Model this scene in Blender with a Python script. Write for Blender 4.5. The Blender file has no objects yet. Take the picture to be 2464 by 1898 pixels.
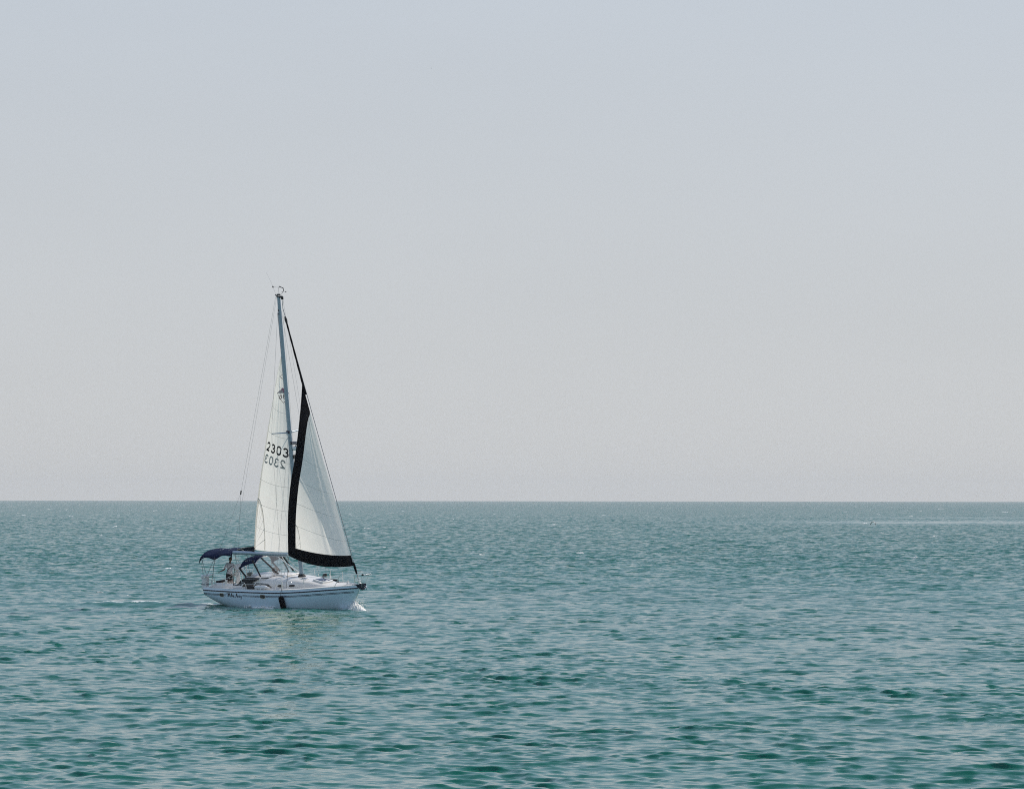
import bpy, bmesh, math, random
import numpy as np
from mathutils import Vector, Matrix, Euler

random.seed(7)
rng = np.random.default_rng(11)
SC = bpy.context.scene
COL = SC.collection
R = math.radians

# ------------------------------------------------------------------ camera
CAM_H = 5.72
cam_d = bpy.data.cameras.new("camera")
cam = bpy.data.objects.new("camera", cam_d)
COL.objects.link(cam)
cam_d.sensor_fit = 'HORIZONTAL'
cam_d.sensor_width = 36.0
cam_d.lens = 36.0 * 10000.0 / 2464.0
cam_d.clip_start = 0.5
cam_d.clip_end = 90000.0
cam.matrix_world = (Matrix.Translation((0, 0, CAM_H)) @ Euler((R(90 + 1.449), 0, 0)).to_matrix().to_4x4()
                    @ Matrix.Rotation(R(0.075), 4, 'Z'))
SC.camera = cam

# ------------------------------------------------------------------ light
HAZE_DENSITY = 0.00004
SUN_AZ = R(26)         # measured from +x (image right) towards +y (away)
SUN_EL = R(47)
sv = Vector((math.cos(SUN_AZ) * math.cos(SUN_EL), math.sin(SUN_AZ) * math.cos(SUN_EL), math.sin(SUN_EL)))
HAZE_LOW, HAZE_HIGH = 0.93, 0.62
W = bpy.data.worlds.new("World")
SC.world = W
W.use_nodes = True
nt = W.node_tree
nt.nodes.clear()
sky = nt.nodes.new('ShaderNodeTexSky')
sky.sky_type = 'NISHITA'
sky.sun_disc = False
sky.sun_elevation = SUN_EL
sky.sun_rotation = math.pi / 2 - SUN_AZ
sky.air_density = 1.0
sky.dust_density = 1.2
sky.ozone_density = 2.0
sky.altitude = 0
bg = nt.nodes.new('ShaderNodeBackground')
bg.inputs['Strength'].default_value = 0.085
# summer haze: clear-sky colours wash out towards pale grey, most near the horizon
hz = nt.nodes.new('ShaderNodeMixRGB')
hz.blend_type = 'MIX'
tcw = nt.nodes.new('ShaderNodeTexCoord')
sx = nt.nodes.new('ShaderNodeSeparateXYZ')
rampw = nt.nodes.new('ShaderNodeMapRange')
rampw.interpolation_type = 'SMOOTHSTEP'
rampw.inputs['From Min'].default_value = 0.05
rampw.inputs['From Max'].default_value = 0.95
rampw.inputs['To Min'].default_value = HAZE_LOW
rampw.inputs['To Max'].default_value = HAZE_HIGH
nt.links.new(tcw.outputs['Generated'], sx.inputs[0])
nt.links.new(sx.outputs['Z'], rampw.inputs['Value'])
nt.links.new(rampw.outputs[0], hz.inputs['Fac'])
hc = nt.nodes.new('ShaderNodeValToRGB')
hc.color_ramp.interpolation = 'B_SPLINE'
hc.color_ramp.elements[0].position = 0.0
hc.color_ramp.elements[0].color = (0.735, 0.735, 0.728, 1)
hc.color_ramp.elements[1].position = 0.20
hc.color_ramp.elements[1].color = (0.620, 0.712, 0.830, 1)
for ps_, cl_ in ((0.34, (0.56, 0.74, 1.0, 1)), (1.0, (0.36, 0.54, 0.90, 1))):
    e_ = hc.color_ramp.elements.new(ps_)
    e_.color = cl_
h10 = nt.nodes.new('ShaderNodeVectorMath')
h10.operation = 'SCALE'
h10.inputs['Scale'].default_value = 10.0
nt.links.new(sx.outputs['Z'], hc.inputs[0])
nt.links.new(hc.outputs[0], h10.inputs[0])
# faint uneven veils in the haze
mpw = nt.nodes.new('ShaderNodeMapping')
mpw.inputs['Scale'].default_value = (3.0, 3.0, 14.0)
mpw.inputs['Rotation'].default_value = (R(4), R(-7), 0)
nzw = nt.nodes.new('ShaderNodeTexNoise')
nzw.inputs['Scale'].default_value = 1.6
nzw.inputs['Detail'].default_value = 5
veil = nt.nodes.new('ShaderNodeMapRange')
veil.inputs['From Min'].default_value = 0.3
veil.inputs['From Max'].default_value = 0.7
veil.inputs['To Min'].default_value = 9.80
veil.inputs['To Max'].default_value = 10.15
nt.links.new(tcw.outputs['Generated'], mpw.inputs['Vector'])
nt.links.new(mpw.outputs[0], nzw.inputs['Vector'])
nt.links.new(nzw.outputs['Fac'], veil.inputs['Value'])
nt.links.new(veil.outputs[0], h10.inputs['Scale'])
nt.links.new(h10.outputs[0], hz.inputs['Color2'])
nt.links.new(sky.outputs[0], hz.inputs['Color1'])
nt.links.new(hz.outputs[0], bg.inputs['Color'])
wo = nt.nodes.new('ShaderNodeOutputWorld')
nt.links.new(bg.outputs[0], wo.inputs['Surface'])

sun_d = bpy.data.lights.new("sun", 'SUN')
sun_d.energy = 3.6
sun_d.angle = R(0.55)
sun_d.color = (1.0, 0.935, 0.835)
sun = bpy.data.objects.new("sun", sun_d)
COL.objects.link(sun)
sun.location = (60, 20, 60)
sun.rotation_euler = sv.to_track_quat('Z', 'Y').to_euler()

vs = SC.view_settings
vs.view_transform = 'Standard'
vs.look = 'None'
vs.exposure = 0.0
vs.gamma = 1.0
vs.use_curve_mapping = False
SC.cycles.max_bounces = 8
SC.cycles.transparent_max_bounces = 16
SC.cycles.use_denoising = False
SC.cycles.filter_width = 1.05
SC.cycles.sample_clamp_indirect = 6.0

# ------------------------------------------------------------------ materials
def mat(name, base, rough=0.5, metal=0.0, spec=0.5, bump=None, vary=None):
    m = bpy.data.materials.new(name)
    m.use_nodes = True
    n = m.node_tree
    p = n.nodes['Principled BSDF']
    p.inputs['Base Color'].default_value = (*base, 1)
    p.inputs['Roughness'].default_value = rough
    p.inputs['Metallic'].default_value = metal
    p.inputs['Specular IOR Level'].default_value = spec
    tc = None
    if bump or vary:
        tc = n.nodes.new('ShaderNodeTexCoord')
    if vary:
        sc, amt = vary
        nz = n.nodes.new('ShaderNodeTexNoise')
        nz.inputs['Scale'].default_value = sc
        nz.inputs['Detail'].default_value = 5
        n.links.new(tc.outputs['Object'], nz.inputs['Vector'])
        mx = n.nodes.new('ShaderNodeMixRGB')
        mx.inputs['Color1'].default_value = (*[c * (1 - amt) for c in base], 1)
        mx.inputs['Color2'].default_value = (*[min(1, c * (1 + amt)) for c in base], 1)
        n.links.new(nz.outputs['Fac'], mx.inputs['Fac'])
        n.links.new(mx.outputs[0], p.inputs['Base Color'])
    if bump:
        sc, st, di = bump
        nz2 = n.nodes.new('ShaderNodeTexNoise')
        nz2.inputs['Scale'].default_value = sc
        nz2.inputs['Detail'].default_value = 4
        n.links.new(tc.outputs['Object'], nz2.inputs['Vector'])
        b = n.nodes.new('ShaderNodeBump')
        b.inputs['Strength'].default_value = st
        b.inputs['Distance'].default_value = di
        n.links.new(nz2.outputs['Fac'], b.inputs['Height'])
        n.links.new(b.outputs[0], p.inputs['Normal'])
    return m

M = {}
M['gelcoat'] = mat('gelcoat', (0.70, 0.67, 0.635), 0.28, vary=(1.6, 0.04))
M['topside'] = mat('topside', (0.60, 0.74, 0.84), 0.16, spec=0.5, vary=(0.9, 0.05))  # white gelcoat hull; its blue shade is tinted into the base colour
M['nonskid'] = mat('nonskid', (0.65, 0.62, 0.59), 0.6, bump=(60, 0.2, 0.004), vary=(2.5, 0.05))
M['navy'] = mat('navy_canvas', (0.0055, 0.0120, 0.040), 0.85, spec=0.1, bump=(30, 0.25, 0.01), vary=(3, 0.25))
M['navy_paint'] = mat('navy_paint', (0.008, 0.010, 0.030), 0.4)
M['black'] = mat('black_cloth', (0.0050, 0.0052, 0.0075), 0.9, spec=0.08, bump=(8, 0.3, 0.02), vary=(4, 0.3))
M['rubber'] = mat('black_rubber', (0.008, 0.008, 0.009), 0.6)
M['smoked'] = mat('smoked_acrylic', (0.006, 0.006, 0.007), 0.12)
M['hatch_glass'] = mat('hatch_glass', (0.010, 0.014, 0.040), 0.10)
M['steel'] = mat('steel', (0.72, 0.72, 0.71), 0.22, metal=0.85)
M['rail'] = mat('rail_steel', (0.78, 0.77, 0.73), 0.35, metal=0.35)
M['spar'] = mat('spar_aluminium', (0.36, 0.43, 0.50), 0.38, metal=0.55, vary=(1.2, 0.08))
M['wire'] = mat('wire', (0.24, 0.24, 0.25), 0.5, metal=0.3)
M['rope'] = mat('rope', (0.55, 0.50, 0.42), 0.9, bump=(90, 0.4, 0.01))
M['rope_tan'] = mat('rope_tan', (0.33, 0.24, 0.17), 0.9, bump=(90, 0.4, 0.01))
M['rope_olive'] = mat('rope_olive', (0.16, 0.14, 0.07), 0.9)
M['white_plastic'] = mat('white_plastic', (0.74, 0.74, 0.73), 0.4)
M['fender_white'] = mat('fender_white', (0.74, 0.74, 0.74), 0.35, vary=(5, 0.06))
M['cushion'] = mat('dark_cushion', (0.012, 0.012, 0.014), 0.8)
M['skin'] = mat('skin', (0.19, 0.085, 0.050), 0.55, vary=(9, 0.12))
M['hair'] = mat('hair', (0.010, 0.008, 0.007), 0.7)
M['shirt'] = mat('white_shirt', (0.66, 0.67, 0.70), 0.85, bump=(14, 0.5, 0.02))
M['shorts'] = mat('dark_shorts', (0.012, 0.013, 0.017), 0.85)
M['shoe'] = mat('deck_shoe', (0.10, 0.07, 0.05), 0.7)
M['feather'] = mat('gull_feather', (0.50, 0.49, 0.46), 0.8, vary=(8, 0.15))
M['feather_dark'] = mat('gull_wingtip', (0.012, 0.012, 0.012), 0.8)
M['number'] = mat('number_black', (0.004, 0.004, 0.005), 0.7)
M['logo_red'] = mat('logo_red', (0.50, 0.22, 0.28), 0.8)
M['seam'] = mat('seam_thread', (0.42, 0.41, 0.39), 0.9)
M['orange'] = mat('orange_float', (0.55, 0.10, 0.02), 0.6)
M['foam'] = mat('foam', (0.82, 0.80, 0.76), 0.9, bump=(18, 0.4, 0.03), vary=(12, 0.08))

def cloth(name, base, trans, wr=0.015):
    m = bpy.data.materials.new(name)
    m.use_nodes = True
    n = m.node_tree
    n.nodes.clear()
    tc = n.nodes.new('ShaderNodeTexCoord')
    nz = n.nodes.new('ShaderNodeTexNoise')
    nz.inputs['Scale'].default_value = 2.2
    nz.inputs['Detail'].default_value = 6
    n.links.new(tc.outputs['Object'], nz.inputs['Vector'])
    mx = n.nodes.new('ShaderNodeMixRGB')
    mx.inputs['Color1'].default_value = (*[c * 0.95 for c in base], 1)
    mx.inputs['Color2'].default_value = (*[min(1, c * 1.04) for c in base], 1)
    n.links.new(nz.outputs['Fac'], mx.inputs['Fac'])
    mp = n.nodes.new('ShaderNodeMapping')
    mp.inputs['Scale'].default_value = (1.2, 1.2, 0.5)
    n.links.new(tc.outputs['Object'], mp.inputs['Vector'])
    nb = n.nodes.new('ShaderNodeTexNoise')
    nb.inputs['Scale'].default_value = 1.8
    nb.inputs['Detail'].default_value = 4
    n.links.new(mp.outputs[0], nb.inputs['Vector'])
    b = n.nodes.new('ShaderNodeBump')
    b.inputs['Strength'].default_value = 0.6
    b.inputs['Distance'].default_value = wr * 3
    n.links.new(nb.outputs['Fac'], b.inputs['Height'])
    d = n.nodes.new('ShaderNodeBsdfDiffuse')
    t = n.nodes.new('ShaderNodeBsdfTranslucent')
    for x in (d, t):
        n.links.new(mx.outputs[0], x.inputs['Color'])
        n.links.new(b.outputs[0], x.inputs['Normal'])
    s = n.nodes.new('ShaderNodeMixShader')
    s.inputs[0].default_value = trans
    n.links.new(d.outputs[0], s.inputs[1])
    n.links.new(t.outputs[0], s.inputs[2])
    o = n.nodes.new('ShaderNodeOutputMaterial')
    n.links.new(s.outputs[0], o.inputs['Surface'])
    return m

M['sail'] = cloth('sail_cloth', (0.985, 0.92, 0.85), 0.57)
M['sail_patch'] = cloth('sail_patch_cloth', (0.92, 0.885, 0.83), 0.54)

def vinyl():
    m = bpy.data.materials.new('clear_vinyl')
    m.use_nodes = True
    n = m.node_tree
    n.nodes.clear()
    t = n.nodes.new('ShaderNodeBsdfTransparent')
    t.inputs['Color'].default_value = (0.93, 0.95, 0.97, 1)
    p = n.nodes.new('ShaderNodeBsdfPrincipled')
    p.inputs['Base Color'].default_value = (0.75, 0.78, 0.82, 1)
    p.inputs['Roughness'].default_value = 0.12
    s = n.nodes.new('ShaderNodeMixShader')
    s.inputs[0].default_value = 0.13
    n.links.new(t.outputs[0], s.inputs[1])
    n.links.new(p.outputs[0], s.inputs[2])
    o = n.nodes.new('ShaderNodeOutputMaterial')
    n.links.new(s.outputs[0], o.inputs['Surface'])
    return m
M['vinyl'] = vinyl()

# ------------------------------------------------------------------ helpers
def link(name, bm, m, parent=None, smooth=True, sub=0):
    bm.normal_update()
    me = bpy.data.meshes.new(name)
    bm.to_mesh(me)
    bm.free()
    if m is not None:
        for k in (m if isinstance(m, (list, tuple)) else [m]):
            me.materials.append(k)
    if smooth:
        me.polygons.foreach_set('use_smooth', [True] * len(me.polygons))
        try:
            me.set_sharp_from_angle(angle=R(38))
        except Exception:
            pass
    o = bpy.data.objects.new(name, me)
    COL.objects.link(o)
    if parent is not None:
        o.parent = parent
    return o

def tag(o, label, cat=None, group=None, kind=None):
    if label: o['label'] = label
    if cat: o['category'] = cat
    if group: o['group'] = group
    if kind: o['kind'] = kind
    return o

def empty(name, mw, label, cat, group=None):
    o = bpy.data.objects.new(name, None)
    o.empty_display_size = 0.3
    COL.objects.link(o)
    o.matrix_world = mw
    return tag(o, label, cat, group)

def V(*a): return Vector(a)

def add_tube(bm, pts, r, n=8, closed=False, caps=True):
    pts = [Vector(p) for p in pts]
    rs = r if isinstance(r, (list, tuple)) else [r] * len(pts)
    rings = []
    prev = None
    N = len(pts)
    for i, p in enumerate(pts):
        if closed:
            t = pts[(i + 1) % N] - pts[i - 1]
        elif i == 0: t = pts[1] - pts[0]
        elif i == N - 1: t = pts[-1] - pts[-2]
        else: t = (pts[i + 1] - p).normalized() + (p - pts[i - 1]).normalized()
        t.normalize()
        if prev is None:
            a = Vector((0, 0, 1)) if abs(t.z) < 0.9 else Vector((1, 0, 0))
            u = t.cross(a).normalized()
        else:
            u = (prev - t * prev.dot(t)).normalized()
        prev = u
        w = t.cross(u)
        rr = rs[i]
        if not isinstance(rr, (list, tuple)): rr = (rr, rr)
        rings.append([bm.verts.new(p + u * math.cos(2 * math.pi * k / n) * rr[0] + w * math.sin(2 * math.pi * k / n) * rr[1]) for k in range(n)])
    M_ = N if closed else N - 1
    for i in range(M_):
        a, b = rings[i], rings[(i + 1) % N]
        for k in range(n):
            bm.faces.new((a[k], a[(k + 1) % n], b[(k + 1) % n], b[k]))
    if caps and not closed:
        bm.faces.new(list(reversed(rings[0])))
        bm.faces.new(rings[-1])

def tube(pts, r, n=8, **k):
    bm = bmesh.new()
    add_tube(bm, pts, r, n, **k)
    return bm

def add_box(bm, c, s, rot=None, bev=0.0):
    b2 = bmesh.new()
    bmesh.ops.create_cube(b2, size=1.0)
    bmesh.ops.scale(b2, vec=s, verts=b2.verts)
    if bev > 0:
        bmesh.ops.bevel(b2, geom=list(b2.edges), offset=bev, segments=3, affect='EDGES', profile=0.6)
    m = Matrix.Translation(c) @ (rot.to_4x4() if rot is not None else Matrix.Identity(4))
    return _merge(bm, b2, m)

def _merge(bm, b2, m):
    vm = {}
    for i, v in enumerate(b2.verts):
        v.index = i
        vm[i] = bm.verts.new(m @ v.co)
    for f in b2.faces:
        try: bm.faces.new([vm[v.index] for v in f.verts])
        except ValueError: pass
    b2.free()

def box(c, s, rot=None, bev=0.0):
    bm = bmesh.new()
    add_box(bm, c, s, rot, bev)
    return bm

def add_lathe(bm, prof, o, axis, n=16, ref=None):
    """prof: list of (distance along axis, radius)"""
    axis = Vector(axis).normalized()
    a = Vector((0, 0, 1)) if abs(axis.z) < 0.9 else Vector((1, 0, 0))
    u = axis.cross(a).normalized()
    w = axis.cross(u)
    rings = []
    for d, r in prof:
        rings.append([bm.verts.new(Vector(o) + axis * d + (u * math.cos(2 * math.pi * k / n) + w * math.sin(2 * math.pi * k / n)) * max(r, 1e-4)) for k in range(n)])
    for i in range(len(rings) - 1):
        for k in range(n):
            bm.faces.new((rings[i][k], rings[i][(k + 1) % n], rings[i + 1][(k + 1) % n], rings[i + 1][k]))
    bm.faces.new(list(reversed(rings[0])))
    bm.faces.new(rings[-1])

def lathe(prof, o, axis, n=16):
    bm = bmesh.new()
    add_lathe(bm, prof, o, axis, n)
    return bm

def add_grid(bm, f, us, vs_, wrap=False):
    g = [[bm.verts.new(f(u, v)) for v in vs_] for u in us]
    for i in range(len(us) - 1):
        for j in range(len(vs_) - 1):
            bm.faces.new((g[i][j], g[i + 1][j], g[i + 1][j + 1], g[i][j + 1]))
    return g

def lin(a, b, n): return [a + (b - a) * i / (n - 1) for i in range(n)]

def interp(x, xs, ys): return float(np.interp(x, xs, ys))

def smooth_interp(xs, ys):
    """monotone-ish cubic through points"""
    xs = np.array(xs, float); ys = np.array(ys, float)
    m = np.gradient(ys, xs)
    def f(x):
        x = min(max(x, xs[0]), xs[-1])
        i = int(min(max(np.searchsorted(xs, x) - 1, 0), len(xs) - 2))
        h = xs[i + 1] - xs[i]; t = (x - xs[i]) / h
        return ((2*t**3 - 3*t**2 + 1) * ys[i] + (t**3 - 2*t**2 + t) * h * m[i] + (-2*t**3 + 3*t**2) * ys[i+1] + (t**3 - t**2) * h * m[i+1])
    return f

# ================================================================== THE SEA
def fft_tile(L, N, lam_hi, lam_lo, wind, seed, spread):
    r = np.random.default_rng(seed)
    k1 = 2 * np.pi * np.fft.fftfreq(N, L / N)
    kx, ky = np.meshgrid(k1, k1, indexing='xy')
    k = np.hypot(kx, ky); k[0, 0] = 1e-6
    kp = 2 * np.pi / 2.2
    S = k ** -4.0 * np.exp(-1.25 * (kp / k) ** 2)
    # long low swell
    ks = 2 * np.pi / 13.0
    S += 0.08 * ks ** -4.0 * np.exp(-((k - ks) / (0.35 * ks)) ** 2)
    th = np.arctan2(ky, kx) - wind
    c = np.cos(th / 2) ** 2
    D = spread * 1.8 * c ** 12 + (1 - spread) * (0.5 + 0.5 * np.cos(th) ** 2)
    S = S * D
    lo, hi = 2 * np.pi / lam_hi, 2 * np.pi / lam_lo
    S *= 1 / (1 + np.exp(-(np.log(k / lo)) / 0.08)) / (1 + np.exp((np.log(k / hi)) / 0.08))
    S[0, 0] = 0
    a = np.sqrt(S) * (2 * np.pi / L)
    h = a * (r.standard_normal((N, N)) + 1j * r.standard_normal((N, N)))
    f = lambda s: np.ascontiguousarray(np.real(np.fft.ifft2(s) * N * N).astype(np.float32)).reshape(-1).copy()
    return f(h), f(-1j * kx / k * h), f(-1j * ky / k * h)

WIND = R(180 + 70)      # waves run towards the camera and to the left
TILES = []
for (L, N, hi, lo, seed, rot) in ((150.0, 1024, 150.0, 1.2, 3, 0.0), (34.0, 1024, 1.2, 0.25, 5, 0.61)):
    TILES.append((L, N, rot, fft_tile(L, N, hi, lo, WIND - rot, seed, 0.84 if hi > 2 else 0.84)))
SCALE = 0.044 / max(1e-6, float(np.std(TILES[0][3][0])))

def cr(t):
    return (-0.5*t + t*t - 0.5*t**3, 1 - 2.5*t*t + 1.5*t**3, 0.5*t + 2*t*t - 1.5*t**3, -0.5*t*t + 0.5*t**3)

def sample(F, L, N, x, y):
    fx = x / L * N; fy = y / L * N
    ix = np.floor(fx).astype(np.int64); iy = np.floor(fy).astype(np.int64)
    wx = cr((fx - ix).astype(np.float32)); wy = cr((fy - iy).astype(np.float32))
    out = [np.zeros(x.shape, np.float32) for _ in F]
    for a in range(4):
        yy = (iy + a - 1) % N
        for b in range(4):
            xx = (ix + b - 1) % N
            w = wy[a] * wx[b]
            q = yy * N + xx
            for o, g in zip(out, F):
                o += w * g[q]
    return out

def sstep(e0, e1, x):
    t = np.clip((x - e0) / (e1 - e0), 0, 1)
    return t * t * (3 - 2 * t)

def vnoise(x, y, seed):
    r = np.random.default_rng(seed)
    g = r.random((64, 64)).astype(np.float32)
    ix = np.floor(x).astype(np.int64); iy = np.floor(y).astype(np.int64)
    fx = x - ix; fy = y - iy
    fx = fx * fx * (3 - 2 * fx); fy = fy * fy * (3 - 2 * fy)
    G = lambda a, b: g[b % 64, a % 64]
    return (G(ix, iy) * (1 - fx) + G(ix + 1, iy) * fx) * (1 - fy) + (G(ix, iy + 1) * (1 - fx) + G(ix + 1, iy + 1) * fx) * fy

# boat placement (needed for its wake)
PSI, PHI, TH, BX, BY = R(45.1), R(6.87), R(-0.73), -11.65, 219.45
MB = (Matrix.Translation((BX, BY, 0)) @ Matrix.Rotation(-PSI, 4, 'Z') @ Matrix.Rotation(-TH, 4, 'Y') @ Matrix.Rotation(PHI, 4, 'X'))

SKEW = 1.35
def wave_at(x, y):
    """height and sideways shift of the water at a rest position, plus foam and lost detail"""
    d = np.hypot(x, y)
    z = np.zeros(x.shape, np.float32); dx = z.copy(); dy = z.copy()
    # gust patches and a slick far off
    gust = 0.88 + 0.24 * vnoise(x / 42.0, y / 30.0, 21)
    ang = np.degrees(np.arctan2(x, y))
    slick = np.exp(-((np.log(np.maximum(d, 1) / 1060.0) - 0.009 * (ang - 3.3)) / 0.085) ** 2) * sstep(2.3, 4.6, ang)
    slick = np.maximum(slick, 0.6 * np.exp(-((np.log(np.maximum(d, 1) / 1360.0)) / 0.05) ** 2) * sstep(4.0, 6.0, ang))
    slick *= 0.35 + 0.65 * vnoise(x / 24.0, y / 170.0, 44)
    fade = ((900.0, 2100.0), (380.0, 800.0))
    lost = np.zeros(x.shape, np.float32)
    for ti, (L, N, rot, F) in enumerate(TILES):
        c, s = math.cos(rot), math.sin(rot)
        xr, yr = x * c + y * s, -x * s + y * c
        h, sx, sy = sample(F, L, N, xr, yr)
        w = 1 - sstep(*fade[ti], d)
        if ti == 1:
            w = 2.0 * w * gust * (0.42 + 0.45 * vnoise(x / 2.3, y / 3.4, 57) + 0.40 * vnoise(x / 4.1, y / 9.3, 58) ** 1.5) * (1 - 0.75 * slick)
            lost = sstep(110.0, 430.0, d) + sstep(*fade[0], d)
        else:
            w = w * (0.86 + 0.14 * gust) * (1 - 0.45 * slick)
        z += h * SCALE * w
        ch_ = SCALE * w * (1.2 if ti == 0 else 0.7)
        dx += (sx * c - sy * s) * ch_
        dy += (sx * s + sy * c) * ch_
    # wind-driven crests lean forward: steep lee faces, gentle backs
    dx = -dx + SKEW * math.cos(WIND) * z
    dy = -dy + SKEW * math.sin(WIND) * z
    foam = np.zeros(x.shape, np.float32)
    # diverging wake ridge trailing from the quarter
    yr = 223.2 + (-16.5 - x) * 0.24 + 0.5 * (vnoise(x / 2.6, x * 0 + 3, 9) - 0.5)
    along = sstep(-36.0, -29.0, x) * (1 - sstep(-17.6, -15.8, x)) * (0.35 + 0.9 * vnoise(x / 1.5, x * 0 + 7, 15))
    q = (y - yr)
    z += along * (0.20 * np.exp(-(q / 0.85) ** 2) - 0.10 * np.exp(-((q + 2.4) / 1.4) ** 2))
    foam = np.maximum(foam, along * np.exp(-((q - 0.15) / 0.60) ** 2) * 0.86)
    # stern wash
    bx = (x - BX) * math.cos(PSI) - (y - BY) * math.sin(PSI)
    by = (x - BX) * math.sin(PSI) + (y - BY) * math.cos(PSI)
    wash = (1 - sstep(-5.0, -4.3, bx)) * sstep(-11.5, -6.0, bx) * np.exp(-((by + 0.25) / 0.95) ** 2)
    z += wash * 0.10 * (vnoise(x / 0.7, y / 0.7, 31) - 0.35)
    foam = np.maximum(foam, wash * 0.88)
    # far trail of the wash
    trail = (1 - sstep(-9, -7, bx)) * sstep(-30.0, -12.0, bx) * np.exp(-((by) / 1.3) ** 2)
    foam = np.maximum(foam, trail * 0.52)
    # bow wave running down the near side of the hull
    near = np.exp(-((by + 0.45 + 0.36 * np.maximum(0, 4.7 - bx)) / 0.42) ** 2) * sstep(-0.6, 3.2, bx) * (1 - sstep(5.0, 5.6, bx))
    z += near * 0.09
    foam = np.maximum(foam, near * sstep(3.2, 4.6, bx) * 0.82)
    lee = np.exp(-((by + 1.9) / 0.5) ** 2) * sstep(-2.6, -1.6, bx) * (1 - sstep(0.3, 1.2, bx))
    foam = np.maximum(foam, lee * 0.60)
    return z, dx, dy, foam, lost, slick

def build_sea():
    dense = np.linspace(R(-9.4), R(9.4), 384)
    coarse = np.linspace(R(9.4), R(360 - 9.4), 66)[1:-1]
    ang = np.concatenate([dense, coarse])
    r1 = np.geomspace(2.5, 66, 56)[:-1]
    r2 = np.geomspace(66, 2200, 2900)
    r3 = np.geomspace(2200, 16000, 80)[1:]
    rad = np.concatenate([r1, r2, r3])
    na, nr = len(ang), len(rad)
    A, Rr = np.meshgrid(ang, rad)
    x = (Rr * np.sin(A)).ravel(); y = (Rr * np.cos(A)).ravel()
    z, dx, dy, foam, lost, slick = wave_at(x, y)
    # coarse columns outside the view carry only the long waves
    co = np.zeros((nr, na), np.float32); co[:, 384:] = 1
    co = co.ravel()
    keep = 1 - co * sstep(8, 40, np.hypot(x, y))
    z = z * keep; dx = dx * keep; dy = dy * keep
    co3 = np.empty((na * nr, 3), np.float32)
    co3[:, 0] = x + dx; co3[:, 1] = y + dy; co3[:, 2] = z
    me = bpy.data.meshes.new('sea')
    i = np.arange(nr - 1)[:, None]; j = np.arange(na)[None, :]
    j2 = (j + 1) % na
    q = np.stack([i * na + j, i * na + j2, (i + 1) * na + j2, (i + 1) * na + j], -1).reshape(-1, 4)
    q = q[:, ::-1]
    nf = len(q)
    me.vertices.add(na * nr); me.vertices.foreach_set('co', co3.ravel())
    me.loops.add(nf * 4); me.loops.foreach_set('vertex_index', q.astype(np.int32).ravel())
    me.polygons.add(nf)
    me.polygons.foreach_set('loop_start', np.arange(0, nf * 4, 4, dtype=np.int32))
    me.polygons.foreach_set('loop_total', np.full(nf, 4, np.int32))
    me.polygons.foreach_set('use_smooth', np.ones(nf, bool))
    me.update(calc_edges=True)
    for nm, dat in (('foam', foam), ('lost', lost), ('slick', slick)):
        at = me.attributes.new(nm, 'FLOAT', 'POINT')
        at.data.foreach_set('value', dat.astype(np.float32))
    o = bpy.data.objects.new('sea', me)
    COL.objects.link(o)
    tag(o, 'choppy green sea reaching to the hazy horizon', kind='structure')
    return o

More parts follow.
